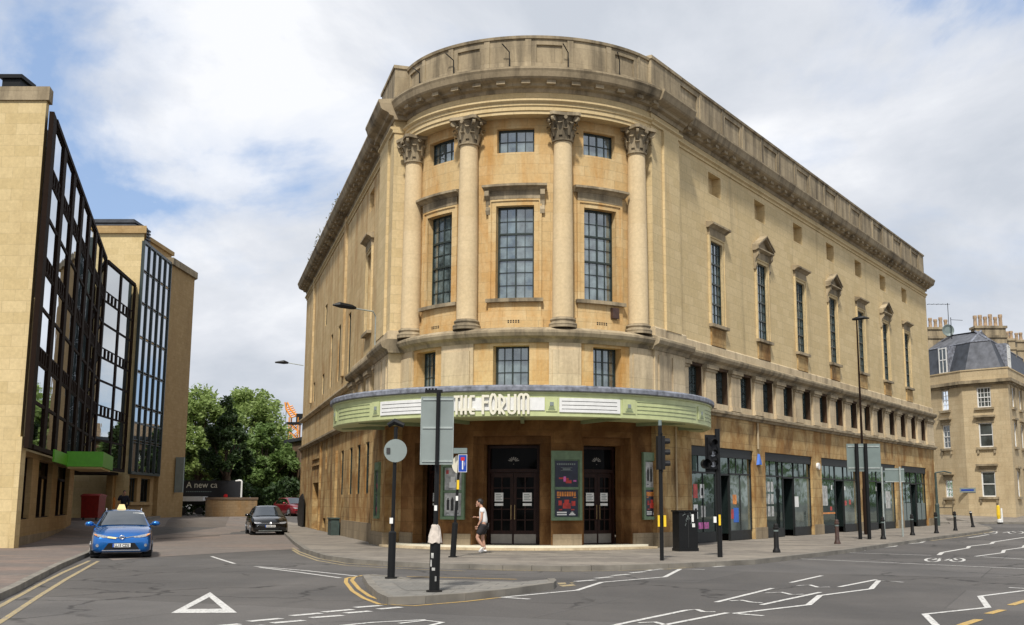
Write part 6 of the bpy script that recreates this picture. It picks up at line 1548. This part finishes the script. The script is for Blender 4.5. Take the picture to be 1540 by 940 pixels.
def person(label, J, loc, rotz, shirt, shorts, short_legs=True, sleeve=.4, group=None):
    T = thing('person', label, 'person', (0, 0, 0), local=True)
    V = lambda k, r, r2=None: (*J[k], r, r2 or r)
    mid = lambda a, b, f=.5: tuple(J[a][i] + (J[b][i] - J[a][i]) * f for i in range(3))
    verts = [V('pelvis', .125, .10), (*mid('pelvis', 'chest', .45), .115, .095), V('chest', .135, .10), V('neck', .055), V('head', .05),
             V('shL', .055), V('elL', .038), V('wrL', .026), V('shR', .055), V('elR', .038), V('wrR', .026),
             V('hipL', .088), (*mid('hipL', 'knL', .4), .075), V('knL', .058), (*mid('knL', 'anL', .3), .062), V('anL', .04),
             V('hipR', .088), (*mid('hipR', 'knR', .4), .075), V('knR', .058), (*mid('knR', 'anR', .3), .062), V('anR', .04)]
    edges = [(0, 1), (1, 2), (2, 3), (3, 4), (2, 5), (5, 6), (6, 7), (2, 8), (8, 9), (9, 10), (0, 11), (11, 12), (12, 13), (13, 14), (14, 15), (0, 16), (16, 17), (17, 18), (18, 19), (19, 20)]
    mb = MB(); add(mb, skin(verts, edges))
    h = Vector(J['head']); fd = Vector(J['face']).normalized(); hc = h + Vector((0, 0, .03)) + fd * .015
    add(mb, ell(hc, (.098, .078, .118)))
    add(mb, ell(hc + fd * .085 + Vector((0, 0, -.075)), (.03, .032, .025), 6)); add(mb, ell(hc + fd * .1 + Vector((0, 0, -.015)), (.02, .012, .025), 6))
    for sg in (-1, 1): add(mb, ell(hc + Vector((0, sg * .078, -.01)), (.018, .01, .03), 6))
    for s_, cu in (('L', J.get('curlL', .5)), ('R', J.get('curlR', .5))):      # hands: palm, four fingers, thumb
        w_ = Vector(J['wr' + s_]); e = Vector(J['el' + s_]); d = (w_ - e).normalized(); fw = Vector((1, 0, 0)) - d * d.x
        fw = fw.normalized() if fw.length > .1 else Vector((0, 0, 1)); sd = d.cross(fw)
        pts = [(*w_, .022), (*(w_ + d * .04), .030, .018), (*(w_ + d * .08), .034, .016)]
        add(mb, skin(pts, [(0, 1), (1, 2)], 1))
        for q in range(4):
            o = w_ + d * .075 + fw * (.027 - q * .018); ln = (.075, .085, .08, .062)[q]; b1 = o + d * ln * .5 + sd * .01; b2 = b1 + (d * (1 - cu) + sd * cu) * ln * .5
            add(mb, skin([(*o, .010), (*b1, .009), (*b2, .0075)], [(0, 1), (1, 2)], 1))
        o = w_ + d * .03 + fw * .025; add(mb, skin([(*o, .011), (*(o + fw * .03 + d * .03), .010), (*(o + fw * .035 + d * .062), .008)], [(0, 1), (1, 2)], 1))
    body = mb.build('body', 'skin', T, smooth='all')
    m = MB(); add(m, ell(hc + Vector((-.012, 0, .028)) - fd * .01, (.108, .088, .108))); 
    m.v = [v if (v - hc).dot(fd) < .055 or v.z > hc.z + .06 else v - fd * .04 for v in m.v]; m.build('hair', 'hair', T, smooth='all')
    for sg in (-1, 1):
        m = MB(); add(m, ell(hc + fd * .088 + Vector((0, sg * .032, .012)), (.008, .012, .006), 5)); m.build('eye', 'ink', T)
    m = MB(); sl = sleeve
    cv = [(*[a + b for a, b in zip(J['pelvis'], (0, 0, -.04))], .178, .155), (*mid('pelvis', 'chest', .5), .17, .14), V('chest', .19, .15), (*mid('chest', 'neck', .75), .07),
          V('shL', .092), (*mid('shL', 'elL', sl), .078), V('shR', .092), (*mid('shR', 'elR', sl), .078)]
    ce = [(0, 1), (1, 2), (2, 3), (2, 4), (4, 5), (2, 6), (6, 7)]
    if sleeve > .9:
        cv += [V('wrL', .04), V('wrR', .04)]; ce += [(5, 8), (7, 9)]
    add(m, skin(cv, ce)); m.build('shirt', shirt, T, smooth='all')
    m = MB(); f = .8
    cv = [(*[a + b for a, b in zip(J['pelvis'], (0, 0, .03))], .168, .15), V('hipL', .135), V('hipR', .135)]
    if short_legs: cv += [(*mid('hipL', 'knL', f), .112), (*mid('hipR', 'knR', f), .112)]; ce = [(0, 1), (0, 2), (1, 3), (2, 4)]
    else: cv += [V('knL', .075), V('knR', .075), V('anL', .06), V('anR', .06)]; ce = [(0, 1), (0, 2), (1, 3), (2, 4), (3, 5), (4, 6)]
    add(m, skin(cv, ce)); m.build('shorts' if short_legs else 'trousers', shorts, T, smooth='all')
    for s_ in 'LR':
        m = MB(); a = Vector(J['an' + s_]); t = Vector(J['toe' + s_]); hl = Vector(J['heel' + s_])
        add(m, skin([(*a, .042), (*(hl + Vector((.01, 0, .02))), .038), (*((a + t) / 2 + Vector((0, 0, -.005))), .045, .04), (*t, .038, .028)], [(0, 1), (0, 2), (2, 3)], 1)); m.build('shoe', 'shirt_white' if short_legs else 'ink', T, smooth='all')
    T.location = loc; T.rotation_euler = (0, 0, rotz); return T
J = dict(pelvis=(-.01, 0, .92), chest=(.02, 0, 1.26), neck=(.07, 0, 1.44), head=(.12, 0, 1.55), face=(.9, 0, -.35),
         shL=(.03, .16, 1.36), elL=(.05, .20, 1.07), wrL=(.16, .20, .86), shR=(.04, -.16, 1.36), elR=(-.0, -.20, 1.08), wrR=(.22, -.12, 1.12),
         hipL=(0, .085, .86), knL=(.20, .09, .49), anL=(.0, .09, .20), toeL=(.13, .09, .035), heelL=(-.06, .09, .14),
         hipR=(-.01, -.085, .86), knR=(.03, -.09, .48), anR=(-.05, -.09, .10), toeR=(.10, -.09, .03), heelR=(-.11, -.09, .04), curlL=.4, curlR=.7)
p = gp(726.5, 832)
W = person('person walking left in white t-shirt and black shorts looking at a phone', J, p, R_(180), 'shirt_white', 'shorts_black')
m = MB(); m.fbox(lambda s, d, z: Vector((s, d, z)), .30, .44, -.16, -.09, 1.135, 1.145)
ph = m.build('mobile_phone', 'black_metal', None); ph['label'] = 'slim phone held in front by the walking person in shorts'; ph['category'] = 'phone'
ph.location = p; ph.rotation_euler = (0, 0, R_(180))
J2 = dict(pelvis=(0, 0, .95), chest=(.01, 0, 1.30), neck=(.02, 0, 1.49), head=(.04, 0, 1.62), face=(1, 0, -.1),
          shL=(.0, .19, 1.42), elL=(.02, .26, 1.12), wrL=(.12, .24, .9), shR=(.0, -.19, 1.42), elR=(.12, -.32, 1.2), wrR=(.12, -.14, 1.52),
          hipL=(0, .09, .9), knL=(.01, .11, .5), anL=(-.01, .12, .1), toeL=(.13, .13, .03), heelL=(-.06, .12, .04),
          hipR=(0, -.09, .9), knR=(.01, -.11, .5), anR=(-.01, -.12, .1), toeR=(.13, -.13, .03), heelR=(-.06, -.12, .04))
p = aty(186, 760, 66); p.z = gz(p.x, 66)
person('person in dark clothes standing behind the blue taxi with one hand raised to the head', J2, p, R_(-60), 'navy_cloth', 'navy_cloth', False, 1.0)
# ------------------------------------------------------------------ background: wall, hoarding, trees, crane
def tree(name, label, base, height, crown_r, crown_c, n_clump, n_leaf, leaf, mat, seed, tall=1.0, group=None, trunk_r=.28):
    rr = random.Random(seed); T = thing(name, label, 'tree', base, group); b = Vector(base)
    m = MB(); top = b + Vector((rr.uniform(-.4, .4), 0, crown_c)); m.tube([b, b + Vector((.05, 0, crown_c * .3)), b + Vector((.1, .1, crown_c * .6)), top], [trunk_r * 1.25, trunk_r, trunk_r * .8, trunk_r * .5], 8)
    cl = []
    for i in range(n_clump):
        while True:
            v = Vector((rr.uniform(-1, 1), rr.uniform(-1, 1), rr.uniform(-1, 1)))
            if .15 < v.length < 1: break
        v = v * (.55 + .45 * rr.random()) / max(v.length, .4)
        z = v.z * (height - crown_c) * .95 if v.z > 0 else v.z * crown_c * .72
        taper = 1 - tall * max(0, v.z) * .55
        c = b + Vector((v.x * crown_r * taper, v.y * crown_r * taper, crown_c + z)); cl.append((c, rr.uniform(.45, 1.25) * crown_r * .21))
        if i % 6 == 0: m.tube([b + Vector((0, 0, crown_c * rr.uniform(.35, .8))), b.lerp(c, .55) + Vector((0, 0, crown_c * .25)), c], [trunk_r * .4, trunk_r * .25, .03], 5)
    m.build('trunk', 'bark', T)
    L = MB()
    for c, r in cl:
        for _ in range(n_leaf):
            d = Vector((rr.gauss(0, 1), rr.gauss(0, 1), rr.gauss(0, .8))); d = d.normalized() * r * (rr.random() ** .45); p = c + d
            a = Vector((rr.gauss(0, 1), rr.gauss(0, 1), rr.gauss(0, .6))).normalized(); bq = a.cross(Vector((rr.gauss(0, 1), rr.gauss(0, 1), rr.gauss(0, 1)))).normalized(); s = leaf * rr.uniform(.6, 1.3)
            i0 = len(L.v); L.v += [p - a * s, p + bq * s * .45, p + a * s, p - bq * s * .45]; L.f.append([i0, i0 + 1, i0 + 2, i0 + 3]); L.uv.append(None)
    L.build('crown', mat, T, recalc=False)
    return T
def gb(x, y): return (x, y, gz(x, y))
G_ = 'trees beyond the garden wall'
tree('broadleaf_tree', 'large bright green tree at the left, partly hidden by the office block', gb(-34.2, 108), 11.8, 4.7, 6.6, 170, 105, .23, 'leaves_green', 3, .5, G_)
tree('broadleaf_tree', 'tallest bright green tree with a loose feathery top above the hoarding', gb(-30.8, 112), 12.7, 4.7, 7.4, 180, 105, .23, 'leaves_green', 5, .5, G_)
tree('broadleaf_tree', 'rounded mid green tree between the black hatchback and the orange crane', gb(-26.6, 103), 8.0, 2.9, 4.4, 110, 110, .21, 'leaves_mid', 7, .4, G_)
tree('conifer_tree', 'dark upright evergreen standing in front of the bright trees', gb(-27.3, 94.0), 9.6, 2.35, 4.6, 70, 260, .17, 'leaves_dark', 9, .8, G_)
tree('broadleaf_tree', 'low dark green tree at the right edge next to the crane', gb(-24.6, 105), 5.6, 1.9, 3.2, 45, 200, .2, 'leaves_mid', 12, .4, G_)
tree('broadleaf_tree', 'bright tree seen between the stair tower building and the evergreen', gb(-37.5, 104), 11.0, 3.8, 6.0, 110, 110, .24, 'leaves_mid', 15, .4, G_)
# hedge mass behind the wall
rr = random.Random(2); L = MB()
for _ in range(9000):
    x = rr.uniform(-42, -19.5); y = 97 + rr.uniform(-.8, 1.2) + (x + 30) * .05; z = gz(x, y) + rr.random() ** .8 * (2.6 + .5 * math.sin(x * 1.3)); p = Vector((x, y, z))
    a = Vector((rr.gauss(0, 1), rr.gauss(0, 1), rr.gauss(0, 1))).normalized(); b = a.cross(Vector((rr.gauss(0, 1), rr.gauss(0, 1), 1))).normalized(); s = .2 * rr.uniform(.6, 1.3)
    i0 = len(L.v); L.v += [p - a * s, p + b * s * .5, p + a * s, p - b * s * .5]; L.f.append([i0, i0 + 1, i0 + 2, i0 + 3]); L.uv.append(None)
L.build('hedge_foliage', 'leaves_dark', None, recalc=False, kind='stuff', label='dark hedge and undergrowth behind the stone wall', category='hedge')
a = aty(310, 775, 88); b = aty(386, 775, 90); z0 = gz(a.x, 88)
T = thing('garden_wall', 'low brown stone wall with a dark coping behind the black hatchback', 'wall', (a.x, 88, z0))
ang = math.atan2(b.y - a.y, b.x - a.x); F = frame_at((a.x, a.y, z0), ang); Lw = (b.to_2d() - a.to_2d()).length
m = MB(); m.fbox(F, 0, Lw, -.4, 0, -.3, 1.18, 6); m.build('wall_body', 'garden_wall_stone', T)
m = MB(); m.fbox(F, -.05, Lw + .05, -.45, .05, 1.183, 1.36, 6); m.build('coping', 'far_brick', T)
# hoarding
Yh = 92.5; a = aty(262, 750, Yh); b = aty(362, 722.5, Yh)
T = thing('hoarding', 'black advertising hoarding with white serif words beyond the wall', 'hoarding', (a.x, Yh, gz(a.x, Yh)))
F = lambda s, d, z: Vector((a.x + s, Yh - d, z)); Wd = b.x - a.x
m = MB(); m.fbox(F, -3, Wd, -.15, 0, 1.9, b.z); bd = m.build('board', 'hoarding_black', T)
for s in (0.5, 2.8, 5.0): m = MB(); m.fbox(F, s, s + .12, -.3, -.16, .4, 2.2); m.build('support_leg', 'black_metal', T)
t0 = aty(280, 733.5, Yh); text('lettering', 'A new ca', .52 * 1.35, 'cream_paint', bd, F, t0.x - a.x, .012, t0.z, .01, width=aty(327, 730, Yh).x - t0.x)
m = MB(); z = aty(280, 740, Yh).z
for k in range(14): m.fbox(F, t0.x - a.x + k * .15, t0.x - a.x + k * .15 + .1, .001, .008, z, z + .07)
m.build('small_print', 'sign_grey', bd)
c = aty(339.5, 746, Yh); m = MB(); m.tube([Vector((c.x, Yh - .0, c.z)), Vector((c.x, Yh - .03, c.z))], .17, 14); m.build('emblem', 'sign_red', bd)
p = aty(362.5, 752, 91); p.z = gz(p.x, 91); zt = aty(362, 723, 91).z
T = thing('lamp_column', 'short white lamp post with a hooked top at the end of the hoarding', 'street lamp', p)
m = MB(); m.tube([p, (p.x, p.y, zt - .1), (p.x - .05, p.y, zt), (p.x - .25, p.y, zt + .03)], .07, 8); m.build('lamp_post', 'white_paint', T)
m = MB(); m.tube([(p.x - .2, p.y, zt + .02), (p.x - .5, p.y, zt - .02)], [.08, .05], 8); m.build('lamp_head', 'white_paint', T)
# white van roofs behind the hedge
a = aty(271, 753, 91.5); b = aty(309, 747, 91.5); z0 = gz(a.x, 91)
T = thing('white_trailer', 'long low white trailer parked below the hoarding', 'trailer', (a.x, 91, z0))
F2 = lambda s, d, z: Vector((a.x + s, 91.5 - d, z0 + z)); Lt = b.x - a.x
m = MB(); m.fbox(F2, -3, Lt - .1, -1.0, .3, a.z - z0 - .04, b.z - z0 + .02); m.sweep(F2, Lt - .1, Lt + .12, [(-.9, a.z - z0), (.2, a.z - z0), (.1, b.z - z0 - .08), (-.8, b.z - z0 - .08)]); m.build('trailer_body', 'white_paint', T)
m = MB(); m.fbox(F2, -3, Lt - .2, -.9, .2, a.z - z0 - .3, a.z - z0 - .045); m.build('chassis', 'black_metal', T)
for s in (.3, 1.6):
    m = MB(); m.tube([F2(s, .05, .3), F2(s, .25, .3)], .3, 14); m.build('wheel', 'tyre', T)
# distant block and crane to the right
bx0 = Vector((-23.6, 103)); ang = R_(100)
T = thing('distant_building', 'dark brick block with white window reveals at the end of the side street', 'building', (-23.6, 103, .6))
F = frame_at((-25.9, 108, .5), R_(-62))
wn = [(1.0 + 2.0 * i, 2.0 + 2.0 * i, z, z + 1.5, .3, True) for i in range(4) for z in (1.5, 4.2)]
m = MB(); m.wall(F, 0, 9, 0, 6.6, wn); m.fbox(F, 0, 9, -6, -.4, 0, 6.5); m.build('wall', 'far_brick', T)
for o in wn: window(T, F, o[0], o[1], o[2], o[3], .2, 2, 2, fm='white_paint', gm='glass_dark', mid=False)
m = MB(); m.fbox(F, -.1, 9.1, -6, .2, 6.6, 6.9); m.build('roof', 'slate_dark', T)
m = MB(); m.fbox(F, 2.0, 6.0, -4, -1.0, 6.9, 8.2); m.build('roof_block', 'terracotta', T)
Yc = 190.0; b = aty(441, 690, Yc); t = aty(441, 628, Yc); k = aty(434, 605, Yc)
T = thing('tower_crane', 'orange lattice crane far behind the trees left of the theatre', 'crane', (b.x, Yc, .6))
m = MB(); hw = .75
for sx, sy in ((-1, -1), (1, -1), (1, 1), (-1, 1)): m.tube([(b.x + sx * hw, Yc + sy * hw, .6), (b.x + sx * hw, Yc + sy * hw, t.z)], .13, 4)
z = .6
while z < t.z - 1.4:
    for s in (-1, 1):
        m.tube([(b.x - hw, Yc + s * hw, z), (b.x + hw, Yc + s * hw, z + 1.4)], .08, 4); m.tube([(b.x + hw, Yc + s * hw, z), (b.x - hw, Yc + s * hw, z + 1.4)], .08, 4)
    z += 1.4
m.build('mast', 'orange_paint', T)
m = MB(); tp = Vector((b.x, Yc, t.z))
for q in (-.6, .6): m.tube([tp + Vector((q, 0, 0)), Vector((k.x + q * .6, Yc, k.z - 1.2)), Vector((k.x - .4 + q * .3, Yc, k.z))], .15, 4)
for i in range(6): f0 = i / 6; a_ = tp.lerp(Vector((k.x, Yc, k.z - .6)), f0); m.tube([a_ + Vector((-.6, 0, 0)), a_ + Vector((.55, 0, .35))], .1, 4)
m.build('jib', 'orange_paint', T)
m = MB(); m.box(b.x + .4, b.x + 1.9, Yc - .8, Yc + .8, t.z - .8, t.z + .6); m.box(b.x - 1.2, b.x + 1.0, Yc - .9, Yc + .9, t.z - 1.2, t.z - .8); m.build('counterweight', 'black_metal', T)
m = MB(); m.tube([Vector((k.x - .3, Yc, k.z)), Vector((k.x - .5, Yc, k.z - 9))], .05, 4); m.build('hoist_rope', 'black_metal', T)
# filler masses far away so that the horizon is not bare
rr = random.Random(6); L = MB()
for _ in range(9000):
    an = rr.uniform(-2.6, 2.6) if False else rr.uniform(R_(28), R_(152)); R0 = 230 + rr.uniform(0, 25); x, y = R0 * math.cos(an), R0 * math.sin(an)
    z = rr.random() ** .7 * (7 + 3 * math.sin(an * 17) + 2 * math.sin(an * 41)); p = Vector((x, y, z)); s = rr.uniform(.5, 1.2)
    a = Vector((rr.gauss(0, 1), rr.gauss(0, 1), rr.gauss(0, 1))).normalized(); b = a.cross(Vector((rr.gauss(0, 1), rr.gauss(0, 1), 1))).normalized()
    i0 = len(L.v); L.v += [p - a * s, p + b * s * .6, p + a * s, p - b * s * .6]; L.f.append([i0, i0 + 1, i0 + 2, i0 + 3]); L.uv.append(None)
L.build('distant_woods', 'leaves_mid', None, recalc=False, kind='stuff', label='far line of trees closing the horizon', category='woods')

# weeds rooted on the far cornice of the left flank
rr = random.Random(31); L = MB()
for k in range(700):
    s = rr.uniform(17, 33); p = ML(s, rr.uniform(-.3, .45), 17.1 + rr.random() ** 2 * .9); q = .07 * rr.uniform(.6, 1.6)
    a = Vector((rr.gauss(0, 1), rr.gauss(0, 1), rr.gauss(0, 1.5))).normalized(); b = a.cross(Vector((rr.gauss(0, 1), rr.gauss(0, 1), 1))).normalized()
    i0 = len(L.v); L.v += [p - a * q * 2, p + b * q * .4, p + a * q * 2, p - b * q * .4]; L.f.append([i0, i0 + 1, i0 + 2, i0 + 3]); L.uv.append(None)
L.build('weeds', 'dry_weeds', None, recalc=False, kind='stuff', label='dry weeds growing along the far cornice', category='weeds')
